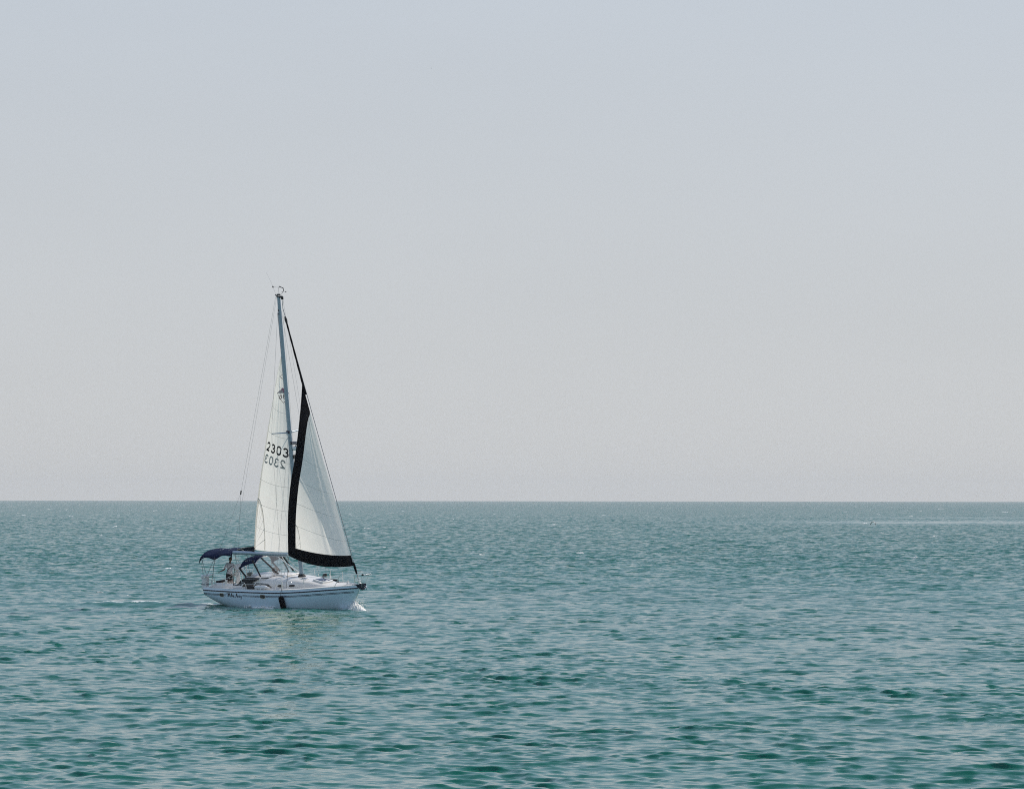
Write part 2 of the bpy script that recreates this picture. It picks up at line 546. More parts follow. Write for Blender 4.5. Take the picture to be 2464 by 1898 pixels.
SLOPE_NEAR, SLOPE_FAR, LEAN = 1.9, 0.7, 0.185
def sea_mat():
    m = bpy.data.materials.new('sea_water')
    m.use_nodes = True
    n = m.node_tree
    n.nodes.clear()
    L = n.links.new
    geo = n.nodes.new('ShaderNodeNewGeometry')
    def att(nm):
        a = n.nodes.new('ShaderNodeAttribute'); a.attribute_name = nm; return a.outputs['Fac']
    def math_(op, a, b=None, clamp=False):
        k = n.nodes.new('ShaderNodeMath'); k.operation = op; k.use_clamp = clamp
        for idx, v in enumerate((a, b)):
            if v is None: continue
            if isinstance(v, (int, float)): k.inputs[idx].default_value = v
            else: L(v, k.inputs[idx])
        return k.outputs[0]
    def noise(scale, detail, rough=0.55, stretch=None):
        z = n.nodes.new('ShaderNodeTexNoise')
        z.inputs['Scale'].default_value = scale
        z.inputs['Detail'].default_value = detail
        z.inputs['Roughness'].default_value = rough
        if stretch:
            mp = n.nodes.new('ShaderNodeMapping')
            mp.inputs['Rotation'].default_value = (0, 0, -WIND)
            mp.inputs['Scale'].default_value = stretch
            L(geo.outputs['Position'], mp.inputs['Vector'])
            L(mp.outputs[0], z.inputs['Vector'])
        else:
            L(geo.outputs['Position'], z.inputs['Vector'])
        return z.outputs['Fac']
    foam, lost, slick = att('foam'), att('lost'), att('slick')
    calm = math_('SUBTRACT', 1.0, math_('MULTIPLY', slick, 0.8))
    # ripples finer than the mesh
    b1 = n.nodes.new('ShaderNodeBump'); b1.inputs['Distance'].default_value = 1.0
    h1 = math_('MULTIPLY', noise(3.6, 3, 0.5, (0.6, 1.6, 1.0)), 0.014)
    L(h1, b1.inputs['Height']); L(calm, b1.inputs['Strength'])
    # beyond the resolved waves: random wave slopes as normals
    def slopes(scale, detail, stretch, amp):
        z = n.nodes.new('ShaderNodeTexNoise')
        z.inputs['Scale'].default_value = scale
        z.inputs['Detail'].default_value = detail
        z.inputs['Roughness'].default_value = 0.65
        mp = n.nodes.new('ShaderNodeMapping')
        mp.inputs['Rotation'].default_value = (0, 0, -WIND)
        mp.inputs['Scale'].default_value = stretch
        L(geo.outputs['Position'], mp.inputs['Vector']); L(mp.outputs[0], z.inputs['Vector'])
        v = n.nodes.new('ShaderNodeVectorMath'); v.operation = 'SUBTRACT'
        L(z.outputs['Color'], v.inputs[0]); v.inputs[1].default_value = (0.5, 0.5, 0.5)
        w_ = n.nodes.new('ShaderNodeVectorMath'); w_.operation = 'MULTIPLY'
        L(v.outputs[0], w_.inputs[0]); w_.inputs[1].default_value = (amp, amp, 0.0)
        return w_.outputs[0]
    sl = n.nodes.new('ShaderNodeVectorMath'); sl.operation = 'ADD'
    L(slopes(1.1, 4, (0.75, 1.3, 1.0), SLOPE_NEAR), sl.inputs[0])
    far_ = n.nodes.new('ShaderNodeVectorMath'); far_.operation = 'SCALE'
    L(slopes(0.33, 5, (0.7, 1.35, 1.0), SLOPE_FAR), far_.inputs[0])
    L(math_('MAXIMUM', math_('SUBTRACT', lost, 1.0), 0.0), far_.inputs['Scale'])
    L(far_.outputs[0], sl.inputs[1])
    # waves lean down-wind: the lee faces that look this way are the steeper ones
    ln_ = n.nodes.new('ShaderNodeVectorMath'); ln_.operation = 'ADD'
    L(sl.outputs[0], ln_.inputs[0]); ln_.inputs[1].default_value = (LEAN * math.cos(WIND), LEAN * math.sin(WIND), 0)
    sc_ = n.nodes.new('ShaderNodeVectorMath'); sc_.operation = 'SCALE'
    L(ln_.outputs[0], sc_.inputs[0]); L(math_('MULTIPLY', math_('MINIMUM', lost, 1.0), calm), sc_.inputs['Scale'])
    b2 = n.nodes.new('ShaderNodeVectorMath'); b2.operation = 'ADD'
    L(b1.outputs[0], b2.inputs[0]); L(sc_.outputs[0], b2.inputs[1])
    b3 = n.nodes.new('ShaderNodeVectorMath'); b3.operation = 'NORMALIZE'
    L(b2.outputs[0], b3.inputs[0])
    # body colour: green water with milkier patches
    cr_ = n.nodes.new('ShaderNodeMixRGB')
    cr_.inputs['Color1'].default_value = (0.0013, 0.080, 0.050, 1)
    cr_.inputs['Color2'].default_value = (0.0028, 0.118, 0.082, 1)
    L(noise(0.022, 3), cr_.inputs['Fac'])
    w = n.nodes.new('ShaderNodeBsdfPrincipled')
    L(cr_.outputs[0], w.inputs['Base Color'])
    w.inputs['Roughness'].default_value = 0.05
    w.inputs['IOR'].default_value = 1.345
    L(b3.outputs[0], w.inputs['Normal'])
    f = n.nodes.new('ShaderNodeBsdfDiffuse')
    f.inputs['Color'].default_value = (0.78, 0.77, 0.74, 1)
    fb = math_('MULTIPLY', math_('SUBTRACT', math_('ADD', foam, math_('MULTIPLY', noise(3.2, 7, 0.72, (0.9, 1.5, 1.0)), 1.6)), 1.42), 5.0, True)
    fb = math_('MULTIPLY', fb, 0.9)
    s = n.nodes.new('ShaderNodeMixShader')
    L(fb, s.inputs[0]); L(w.outputs[0], s.inputs[1]); L(f.outputs[0], s.inputs[2])
    o = n.nodes.new('ShaderNodeOutputMaterial')
    L(s.outputs[0], o.inputs['Surface'])
    return m

sea = build_sea()
sea.data.materials.append(sea_mat())

def water_pts(x, y):
    x = np.atleast_1d(np.asarray(x, float)); y = np.atleast_1d(np.asarray(y, float))
    z, dx, dy, *_ = wave_at(x, y)
    return np.stack([x + dx, y + dy, z], -1)

# ---- scattered whitecaps: uncountable foam specks on the crests
NCAP = 1500
def whitecaps():
    verts, faces = [], []
    r = np.random.default_rng(77)
    spots = []
    while len(spots) < NCAP:
        d = math.sqrt(r.uniform(84 ** 2, 4800 ** 2))
        a = R(r.uniform(-9, 9))
        if r.random() > (0.95 if a < R(-1.3) else 0.5): continue
        x0, y0 = d * math.sin(a), d * math.cos(a)
        if abs(x0 - BX) < 8 and abs(y0 - BY) < 8: continue
        spots.append((x0, y0, d))
    S = np.array(spots)
    off = r.uniform(-1, 1, (NCAP, 24, 2)) * np.where(S[:, 2] < 1300, 2.5, 0.1)[:, None, None]
    C = S[:, None, :2] + off
    P = water_pts(C[..., 0].ravel(), C[..., 1].ravel()).reshape(NCAP, 24, 3)
    best = np.argmax(P[..., 2], 1)
    for cnt in range(NCAP):
        d = S[cnt, 2]
        p = P[cnt, best[cnt]]
        ln = float(np.clip(r.lognormal(-0.55, 0.6), 0.2, 2.6)) * (0.45 if d < 420 else 1.0)
        if r.random() < 0.12 and d > 300: ln *= 2.0
        rot = R(r.uniform(-20, 20))
        cr_, sr_ = math.cos(rot), math.sin(rot)
        bow = r.uniform(-.25, .25)
        for q in range(int(r.integers(3, 9))):
            u0 = float(np.clip(r.normal(0, .42), -1, 1))
            w0 = ln * r.uniform(.10, .32); v0 = bow * u0 * u0 * ln + r.normal(0, .07) * ln
            h0 = min(.17, w0 * r.uniform(.18, .42) + .02)
            nu, nv = 6, 4
            base = len(verts)
            for i in range(nu):
                for j in range(nv):
                    u = i / (nu - 1) * 2 - 1; v = j / (nv - 1) * 2 - 1
                    e = max(0.0, 1 - u * u) ** .5 * max(0.0, 1 - v * v * .8)
                    ex = u0 * ln * .5 + u * w0 * .5 + r.normal(0, .05) * w0
                    ey = v0 + v * w0 * .28 + r.normal(0, .05) * w0
                    ez = h0 * e * r.uniform(.5, 1.2) - .015 - .05 * abs(u0) * ln * .3
                    verts.append((p[0] + ex * cr_ - ey * sr_, p[1] + ex * sr_ + ey * cr_, p[2] + ez))
            for i in range(nu - 1):
                for j in range(nv - 1):
                    faces.append((base + i * nv + j, base + (i + 1) * nv + j, base + (i + 1) * nv + j + 1, base + i * nv + j + 1))
    me = bpy.data.meshes.new('whitecap_foam')
    me.from_pydata(verts, [], faces)
    me.polygons.foreach_set('use_smooth', [True] * len(me.polygons))
    me.materials.append(M['foam'])
    o = bpy.data.objects.new('whitecap_foam', me)
    COL.objects.link(o)
    tag(o, 'small white foam crests scattered over the choppy green sea', 'foam', kind='stuff')
whitecaps()

# ================================================================== THE SAILBOAT
boat = empty('sailboat', MB, 'white sloop heeling under white sails with a black-edged jib', 'sailboat')

HB = smooth_interp([-5.42, -4.5, -3.0, -1.5, 0.0, 1.0, 1.8, 2.7, 3.5, 4.2, 4.8, 5.2, 5.47],
                   [1.33, 1.48, 1.66, 1.76, 1.80, 1.76, 1.63, 1.40, 1.10, 0.78, 0.45, 0.21, 0.03])
ZS = smooth_interp([-5.42, -3.7, -1.8, 0.0, 0.8, 1.7, 2.7, 3.5, 4.2, 4.8, 5.47],
                   [0.970, 0.990, 1.010, 1.033, 1.043, 1.068, 1.108, 1.149, 1.178, 1.197, 1.217])
ZK = smooth_interp([-5.42, -4.9, -4.2, -3.0, -1.0, 1.0, 3.0, 4.2, 4.75, 5.1, 5.47],
                   [0.33, 0.14, -0.06, -0.36, -0.56, -0.58, -0.44, -0.18, 0.02, 0.58, 1.17])
EN = smooth_interp([-5.42, -3, 0, 2, 3.5, 4.6, 5.47], [2.7, 3.3, 3.6, 2.9, 2.0, 1.5, 1.2])

def hull_y(x, z):
    zk, zs = ZK(x), ZS(x)
    v = min(max((z - zk) / (zs - zk), 0.0), 1.0)
    n = EN(x)
    return HB(x) * (1 - (1 - v) ** n) ** (1 / 1.7)

def zd(x): return ZS(x) + 0.135              # deck edge height
def yd(x): return max(HB(x) - 0.03, 0.012)   # deck edge half width

def hull_bm():
    bm = bmesh.new()
    xs = [-5.42 + (5.47 + 5.42) * (0.5 - 0.5 * math.cos(math.pi * i / 72)) for i in range(73)]
    rings = []
    for x in xs:
        zk, zs = ZK(x), ZS(x)
        ring = []
        K = 16
        prof = []
        for i in range(K + 1):
            v = (i / K) ** 1.5
            prof.append((hull_y(x, zk + (zs - zk) * v), zk + (zs - zk) * v))
        prof.append((HB(x) - 0.012, zs + 0.03))
        prof.append((yd(x), zd(x)))
        for y, z in reversed(prof): ring.append(bm.verts.new((x, y, z)))
        for y, z in prof[1:]: ring.append(bm.verts.new((x, -y, z)))
        rings.append(ring)
    for a, b in zip(rings, rings[1:]):
        for k in range(len(a) - 1):
            bm.faces.new((a[k], b[k], b[k + 1], a[k + 1]))
    bm.faces.new(rings[0])
    bmesh.ops.recalc_face_normals(bm, faces=bm.faces)
    return bm
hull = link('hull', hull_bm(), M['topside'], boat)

def hull_ribbon(bm, x0, x1, off, w, side, n=60, proud=0.006):
    pts = lin(x0, x1, n)
    def f(u, v):
        z = ZS(u) + off + v * w
        return Vector((u, side * (hull_y(u, z) + proud), z))
    add_grid(bm, f, pts, [-0.5, 0.5])

for side in (-1, 1):
    bm = bmesh.new()
    pts = [Vector((x, side * (HB(x) + 0.006), ZS(x) + 0.012)) for x in lin(-5.42, 5.42, 70)]
    add_tube(bm, pts, [(0.016, 0.034)] * 70, 6)
    link('rub_rail', bm, M['navy_paint'], hull)
    for off in (-0.158, -0.212):
        for (a, b) in ((-5.40, -3.25), (-1.78, 5.20)):
            bm = bmesh.new()
            hull_ribbon(bm, a, b, off, 0.030 if off > -0.2 else 0.022, side)
            link('pinstripe', bm, M['navy_paint'], hull)
    bm = bmesh.new()
    add_grid(bm, lambda u, v: Vector((u, side * (hull_y(u, ZS(u) - 0.185 + v) + 0.006), ZS(u) - 0.185 + v)), [5.195, 5.215], [-0.03, 0.03])
    link('pinstripe', bm, M['navy_paint'], hull)
    # dark boot stripe near the water
    bm = bmesh.new()
    def bf(u, v):
        z = -0.02 + v * 0.09
        z = max(z, ZK(u) + 0.02)
        return Vector((u, side * (hull_y(u, z) + 0.004), z))
    add_grid(bm, bf, lin(-4.6, 4.6, 60), [-1.0, -0.3, 0.5])
    link('boot_stripe', bm, M['navy_paint'], hull)
    # hull ports
    for cx, w, h in ((-3.63, 0.36, 0.17), (-0.12, 0.37, 0.18)):
        cz = ZS(cx) - 0.185
        for nm, gr, mm, pr in (('port_rim', 0.028, M['rail'], 0.008), ('hull_window', 0.0, M['smoked'], 0.020)):
            bm = bmesh.new()
            ring, ring2 = [], []
            for k in range(28):
                a = 2 * math.pi * k / 28
                ex = (w / 2 + gr) * math.copysign(abs(math.cos(a)) ** 0.45, math.cos(a))
                ez = (h / 2 + gr) * math.copysign(abs(math.sin(a)) ** 0.45, math.sin(a))
                ring.append(bm.verts.new((cx + ex, side * (hull_y(cx + ex, cz + ez) + pr), cz + ez)))
                ring2.append(bm.verts.new((cx + ex, side * (hull_y(cx + ex, cz + ez) - 0.01), cz + ez)))
            c = bm.verts.new((cx, side * (hull_y(cx, cz) + pr), cz))
            for k in range(28):
                bm.faces.new((ring[k], ring[(k + 1) % 28], c))
                bm.faces.new((ring2[k], ring2[(k + 1) % 28], ring[(k + 1) % 28], ring[k]))
            bmesh.ops.recalc_face_normals(bm, faces=bm.faces)
            link(nm, bm, mm, hull, smooth=False)

# ---- ribbon writing
def arc(cx, cy, rx, ry, a0, a1, n=12):
    return [(cx + rx * math.cos(R(a0 + (a1 - a0) * i / (n - 1))), cy + ry * math.sin(R(a0 + (a1 - a0) * i / (n - 1)))) for i in range(n)]

def add_ribbon(bm, pts, w, f, taper=False):
    pts = [Vector((p[0], p[1])) for p in pts]
    out = []
    for i, p in enumerate(pts):
        a = pts[max(i - 1, 0)]; b = pts[min(i + 1, len(pts) - 1)]
        t = (b - a)
        if t.length < 1e-9: t = Vector((1, 0))
        t.normalize()
        nrm = Vector((-t.y, t.x))
        ww = w[i] if isinstance(w, list) else w
        out.append((p + nrm * ww / 2, p - nrm * ww / 2))
    vs_ = [(bm.verts.new(f(*a)), bm.verts.new(f(*b))) for a, b in out]
    for (a, b), (c, d) in zip(vs_, vs_[1:]):
        bm.faces.new((a, c, d, b))

# script name on the topside, both sides
def bez(p0, p1, p2, p3, n=10):
    return [tuple((1-t)**3*np.array(p0) + 3*(1-t)**2*t*np.array(p1) + 3*(1-t)*t*t*np.array(p2) + t**3*np.array(p3)) for t in np.linspace(0, 1, n)]

NAME = {
 'M': [bez((-.34, .62), (-.5, .95), (-.2, 1.15), (-.02, .95)) , bez((-.02, .95), (.06, .6), (.02, .2), (-.06, 0)), bez((-.06, 0), (.1, .5), (.2, .9), (.3, .98)), bez((.3, .98), (.34, .5), (.3, .2), (.26, 0)), bez((.26, 0), (.42, .5), (.5, .9), (.62, .98)), bez((.62, .98), (.64, .4), (.6, .1), (.74, .04))],
 'i': [bez((0, .5), (.02, .2), (0, .02), (.16, .06)), [(.04, .70), (.07, .76)]],
 'l': [bez((0, .1), (.25, .6), (.25, 1.0), (.14, 1.0)), bez((.14, 1.0), (.02, .9), (0, .05), (.2, .05))],
 'e': [bez((0, .2), (.3, .28), (.26, .55), (.12, .5)), bez((.12, .5), (-.04, .4), (0, 0), (.28, .1))],
 's': [bez((0, .05), (.12, .3), (.14, .5), (.14, .55)), bez((.14, .55), (.16, .3), (.3, .1), (.06, .0))],
 'A': [bez((-.36, .22), (-.44, -.12), (-.06, -.14), (.10, .3)), bez((.10, .3), (.2, .7), (.3, 1.0), (.4, 1.05)), bez((.4, 1.05), (.4, .6), (.38, .2), (.46, .0)), bez((.0, .42), (.2, .5), (.36, .5), (.56, .5))],
 'w': [bez((0, .5), (-.02, .1), (.06, 0), (.14, .05)), bez((.14, .05), (.2, .2), (.2, .4), (.2, .5)), bez((.2, .5), (.18, .1), (.28, 0), (.34, .1)), bez((.34, .1), (.42, .3), (.4, .5), (.46, .5))],
 'a': [bez((.26, .5), (0, .62), (-.06, 0), (.14, .05)), bez((.14, .05), (.24, .1), (.26, .4), (.27, .5)), bez((.27, .5), (.25, .1), (.28, .02), (.4, .08))],
 'y': [bez((0, .5), (-.02, .1), (.1, 0), (.2, .15)), bez((.2, .15), (.26, .3), (.28, .45), (.28, .52)), bez((.28, .52), (.26, 0), (.2, -.5), (.04, -.46)), ],
}
def write_name(side):
    bm = bmesh.new()
    x = 0.42
    H = 0.205
    seq = [('M', .86), ('i', .24), ('l', .28), ('e', .34), ('s', .78), ('A', .58), ('w', .52), ('a', .44), ('y', .4)]
    tot = sum(a for _, a in seq)
    for ch, adv in seq:
        for st in NAME[ch]:
            def f(a, b):
                xx = (a * H * 1.34 + 0.12 * b * H)
                xb = (-3.19 + xx) if side < 0 else (-1.86 - xx)
                z = ZS(xb) - 0.27 + b * H
                return Vector((xb, side * (hull_y(xb, z) + 0.007), z))
            pts = [(x + p[0], p[1]) for p in st]
            add_ribbon(bm, pts, 0.15 if abs(st[-1][1] - st[0][1]) > 0.45 else 0.09, f)
        x += adv
    return link('name_lettering', bm, M['navy_paint'], hull, smooth=False)
write_name(-1); write_name(1)

# bow stem strip and roller
link('stem_strip', tube([(ZKx, 0, ZK(ZKx) + 0.0) for ZKx in lin(4.80, 5.44, 12)], 0.020, 6), M['rail'], hull)

# ---- deck
CK = (-5.42, -2.35, 0.98)   # cockpit well: x0, x1, half width
def deck_z(x, y):
    b = yd(x)
    return zd(x) + 0.055 * (1 - min(1, abs(y) / b) ** 2)

def deck_bm():
    bm = bmesh.new()
    xs = sorted(set(lin(-5.42, 5.47, 60) + [CK[1]]))
    def strip(xlist, y0f, y1f, n):
        add_grid(bm, lambda x, v: Vector((x, y0f(x) + (y1f(x) - y0f(x)) * v, deck_z(x, y0f(x) + (y1f(x) - y0f(x)) * v))), xlist, lin(0, 1, n))
    fx = [x for x in xs if x >= CK[1] - 1e-6]
    strip(fx, lambda x: -yd(x) + 0.002, lambda x: yd(x) - 0.002, 15)
    ax = [x for x in xs if x <= CK[1] + 1e-6]
    strip(ax, lambda x: -yd(x) + 0.002, lambda x: -CK[2], 4)
    strip(ax, lambda x: CK[2], lambda x: yd(x) - 0.002, 4)
    bmesh.ops.recalc_face_normals(bm, faces=bm.faces)
    return bm
deck = link('deck', deck_bm(), M['nonskid'], boat)
# raised toe rail along the deck edge
for side in (-1, 1):
    bm = bmesh.new()
    add_tube(bm, [Vector((x, side * (yd(x) - 0.02), zd(x) + 0.012)) for x in lin(-5.40, 5.30, 60)], [(0.022, 0.026)] * 60, 6)
    link('toe_rail', bm, M['gelcoat'], deck)

# ---- cockpit
def cockpit():
    bm = bmesh.new()
    x0, x1, w = CK
    sole = 0.80
    seat = 1.12
    def quad(a, b, c, d): bm.faces.new([bm.verts.new(p) for p in (a, b, c, d)])
    quad((x0, -0.5, sole), (x1, -0.5, sole), (x1, 0.5, sole), (x0, 0.5, sole))
    for s in (-1, 1):
        quad((x0, s*0.5, sole), (x1, s*0.5, sole), (x1, s*0.5, seat), (x0, s*0.5, seat))
        quad((x0, s*0.5, seat), (x1, s*0.5, seat), (x1, s*0.9, seat), (x0, s*0.9, seat))
        quad((x0, s*0.9, seat), (x1, s*0.9, seat), (x1, s*w, deck_z(x1, w)), (x0, s*w, deck_z(x0, w)))
    quad((x1, -w, sole), (x1, w, sole), (x1, w, 1.3), (x1, -w, 1.3))
    bmesh.ops.recalc_face_normals(bm, faces=bm.faces)
    ck = link('cockpit', bm, M['gelcoat'], boat, smooth=False)
    # coamings (low shoulders beside the well)
    for s in (-1, 1):
        bm = bmesh.new()
        def f(u, v):
            h = 0.22 * min(1.0, max(0.0, (u + 5.2) / 0.5)) * (1.0 if u < -2.6 else 1.0)
            a = v * math.pi
            zb = deck_z(u, 1.05) - 0.02
            return Vector((u, s * (1.08 - 0.15 * math.cos(a)), zb + h * max(0, math.sin(a)) ** 0.6))
        add_grid(bm, f, lin(-5.2, CK[1], 16), lin(0, 1, 10))
        bmesh.ops.recalc_face_normals(bm, faces=bm.faces)
        link('coaming', bm, M['gelcoat'], ck)
        # winch
        for wx in (-3.0, -3.75):
            link('winch', lathe([(0, .07), (.05, .075), (.06, .055), (.15, .05), (.16, .07), (.19, .065), (.20, .02)], (wx, s * 1.08, deck_z(wx, 1.08) + 0.19), (0, 0, 1), 14), M['steel'], ck)
    # cushions
    for s in (-1, 1):
        link('seat_cushion', box((-3.55, s * 0.70, seat + 0.05), (2.1, 0.38, 0.08), bev=0.025), M['cushion'], ck)
    # steering pedestal with white instrument pod
    px = -4.05
    link('pedestal', lathe([(0, .20), (.04, .18), (.10, .12), (.6, .10), (.95, .13), (1.02, .16), (1.05, .10)], (px, 0, sole), (0, 0, 1), 18), M['white_plastic'], ck)
    pod = box((px + 0.1, 0, 2.08), (0.16, 0.50, 0.34), Euler((0, R(-14), 0)).to_matrix(), 0.05)
    link('instrument_pod', pod, M['white_plastic'], ck)
    gb = bmesh.new()
    add_tube(gb, [(px + .14, -.19, sole), (px + .14, -.19, 1.95), (px + .16, -.17, 2.05), (px + .16, .17, 2.05), (px + .14, .19, 1.95), (px + .14, .19, sole)], 0.016, 8)
    link('pedestal_guard', gb, M['rail'], ck)
    wh = bmesh.new()
    wc = Vector((-4.42, 0, 1.66)); rr = 0.50
    ring = [wc + Vector((0.10 * math.sin(2*math.pi*k/40), rr * math.cos(2*math.pi*k/40), rr * math.sin(2*math.pi*k/40))) for k in range(40)]
    add_tube(wh, ring, 0.017, 8, closed=True)
    wheel = link('steering_wheel', wh, M['rubber'], ck)
    for k in range(6):
        a = 2 * math.pi * k / 6 + 0.3
        e = wc + Vector((0.10 * math.sin(a), rr * math.cos(a), rr * math.sin(a)))
        link('spoke', tube([wc, e], 0.010, 6), M['rail'], wheel)
    link('wheel_hub', tube([wc + V(-.03, 0, 0), V(px, 0, 1.66)], 0.045, 10), M['steel'], wheel)
    # helm seat
    hs = box((-5.12, -0.05, 1.32), (0.34, 1.0, 0.09), bev=0.03)
    link('helm_seat', hs, M['cushion'], ck)
    link('helm_seat_base', box((-5.14, -0.05, 1.04), (0.30, 0.92, 0.47), bev=0.02), M['gelcoat'], ck)
    # dark canvas weather panel between coaming and dodger
    bm = bmesh.new()
    poly = [(-3.12, 1.16), (-3.09, 1.29), (-2.79, 1.32), (-2.62, 1.42), (-2.50, 1.54), (-2.30, 1.63), (-2.11, 1.70), (-1.55, 1.725), (-0.99, 1.73), (-1.02, 1.66), (-1.37, 1.55), (-1.67, 1.42), (-2.30, 1.40), (-2.48, 1.28), (-2.71, 1.17)]
    f1 = bm.faces.new([bm.verts.new((x, -1.215 + max(0, z - 1.4) * 0.12, z)) for x, z in poly])
    ex = bmesh.ops.extrude_face_region(bm, geom=[f1])
    bmesh.ops.translate(bm, vec=(0, 0.035, 0), verts=[v for v in ex['geom'] if isinstance(v, bmesh.types.BMVert)])
    bmesh.ops.recalc_face_normals(bm, faces=bm.faces)
    link('weather_panel', bm, M['cushion'], ck, smooth=False)
    return ck
ck = cockpit()

# ---- coachroof
CW = smooth_interp([-2.4, -1.0, 0.2, 1.2, 2.2, 3.0, 3.55, 3.85], [1.22, 1.20, 1.14, 1.04, 0.88, 0.68, 0.44, 0.16])
CZ = smooth_interp([-2.4, -1.4, -0.4, 0.5, 1.1, 1.8, 2.4, 3.0, 3.5, 3.85], [1.80, 1.80, 1.775, 1.735, 1.695, 1.64, 1.56, 1.455, 1.36, 1.30])
def roof_z(x, y):
    w = CW(x)
    t = min(1.0, abs(y) / w)
    z0 = deck_z(x, w) - 0.03
    return z0 + (CZ(x) - z0) * (1 - t ** 4.2) ** (1 / 1.9)

def roof_pt(x, s):
    """s in -1..1 round the section, even along the arc"""
    w = CW(x); z0 = deck_z(x, w) - 0.03; h = CZ(x) - z0
    a = s * math.pi / 2
    y = w * math.copysign(abs(math.sin(a)) ** (2 / 4.2), a)
    z = z0 + h * abs(math.cos(a)) ** (2 / 1.9 * 0.75)
    return Vector((x, y, z))

def cabin():
    bm = bmesh.new()
    xs = lin(-2.4, 3.85, 48)
    g = add_grid(bm, lambda x, s: roof_pt(x, s), xs, lin(-1, 1, 33))
    bm.faces.new([v for v in g[0]])
    bm.faces.new([v for v in reversed(g[-1])])
    bmesh.ops.recalc_face_normals(bm, faces=bm.faces)
    return link('cabin', bm, M['gelcoat'], boat)
cab = cabin()

def side_y(x, z):
    """outer half width of the cabin side at height z"""
    w = CW(x); z0 = deck_z(x, w) - 0.03; h = CZ(x) - z0
    c = min(1, max(0, (z - z0) / h)) ** (1 / (2 / 1.9 * 0.75))
    a = math.acos(min(1, c))
    return w * math.sin(a) ** (2 / 4.2)

def cabin_window(name, poly, side, m, proud=0.015):
    bm = bmesh.new()
    top = [bm.verts.new((x, side * (side_y(x, z) + proud), z)) for x, z in poly]
    bot = [bm.verts.new((x, side * (side_y(x, z) - 0.02), z)) for x, z in poly]
    bm.faces.new(top)
    for k in range(len(top)):
        j = (k + 1) % len(top)
        bm.faces.new((top[k], top[j], bot[j], bot[k]))
    bmesh.ops.recalc_face_normals(bm, faces=bm.faces)
    return link(name, bm, m, cab, smooth=False)

def dens(poly, n=4):
    out = []
    for i, p in enumerate(poly):
        q = poly[(i + 1) % len(poly)]
        for k in range(n):
            out.append((p[0] + (q[0] - p[0]) * k / n, p[1] + (q[1] - p[1]) * k / n))
    return out
def curved_window(lo, hi, side):
    bm = bmesh.new()
    xs0 = lin(0, 1, 18)
    def P(u, v, pr):
        a_ = (np.interp(u, [k / (len(lo) - 1) for k in range(len(lo))], [p[0] for p in lo]), np.interp(u, [k / (len(lo) - 1) for k in range(len(lo))], [p[1] for p in lo]))
        b_ = (np.interp(u, [k / (len(hi) - 1) for k in range(len(hi))], [p[0] for p in hi]), np.interp(u, [k / (len(hi) - 1) for k in range(len(hi))], [p[1] for p in hi]))
        x = a_[0] + (b_[0] - a_[0]) * v; z = a_[1] + (b_[1] - a_[1]) * v
        return Vector((x, side * (side_y(x, z) + pr), z))
    g = add_grid(bm, lambda u, v: P(u, v, 0.022), xs0, lin(0, 1, 7))
    q = add_grid(bm, lambda u, v: P(u, v, -0.01), xs0, lin(0, 1, 7))
    for i in range(17):
        for j in (0, 6): bm.faces.new((g[i][j], g[i + 1][j], q[i + 1][j], q[i][j]))
    for j in range(6):
        for i in (0, 17): bm.faces.new((g[i][j], g[i][j + 1], q[i][j + 1], q[i][j]))
    bmesh.ops.recalc_face_normals(bm, faces=bm.faces)
    return link('side_window', bm, M['smoked'], cab)
for s in (-1, 1):
    curved_window([(-2.36, 1.22), (-1.98, 1.26), (-1.50, 1.29)], [(-2.18, 1.44), (-1.75, 1.45), (-1.38, 1.45)], s)
    curved_window([(-1.40, 1.285), (-0.90, 1.30), (-0.60, 1.30), (-0.06, 1.245)], [(-1.26, 1.45), (-0.90, 1.45), (-0.60, 1.44), (-0.36, 1.425)], s)
for s in (-1, 1):
    for cx, cz in ((0.56, 1.335), (1.36, 1.36)):
        ring = [(cx + 0.21 * math.cos(a) + 0.02 * math.sin(a), cz + 0.068 * math.sin(a)) for a in lin(0, 2 * math.pi, 25)[:-1]]
        rim = [(cx + 0.25 * math.cos(a) + 0.02 * math.sin(a), cz + 0.088 * math.sin(a)) for a in lin(0, 2 * math.pi, 25)[:-1]]
        r_ = cabin_window('port_rim', rim, s, M['steel'], 0.012)
        cabin_window('port_light', ring, s, M['smoked'], 0.024)
    # handrail on the roof edge
    bm = bmesh.new()
    pts = []
    for x in lin(-1.70, 1.25, 22):
        yy = CW(x) * 0.90
        pts.append(Vector((x, s * yy, roof_z(x, yy) + 0.055)))
    pts = [Vector((pts[0].x - .05, pts[0].y, pts[0].z - .06))] + pts + [Vector((pts[-1].x + .05, pts[-1].y, pts[-1].z - .06))]
    add_tube(bm, pts, 0.012, 6)
    for p in pts[3:-2:4]:
        add_tube(bm, [p, p - V(0, 0, .06)], 0.010, 6)
    link('handrail', bm, M['rail'], cab)

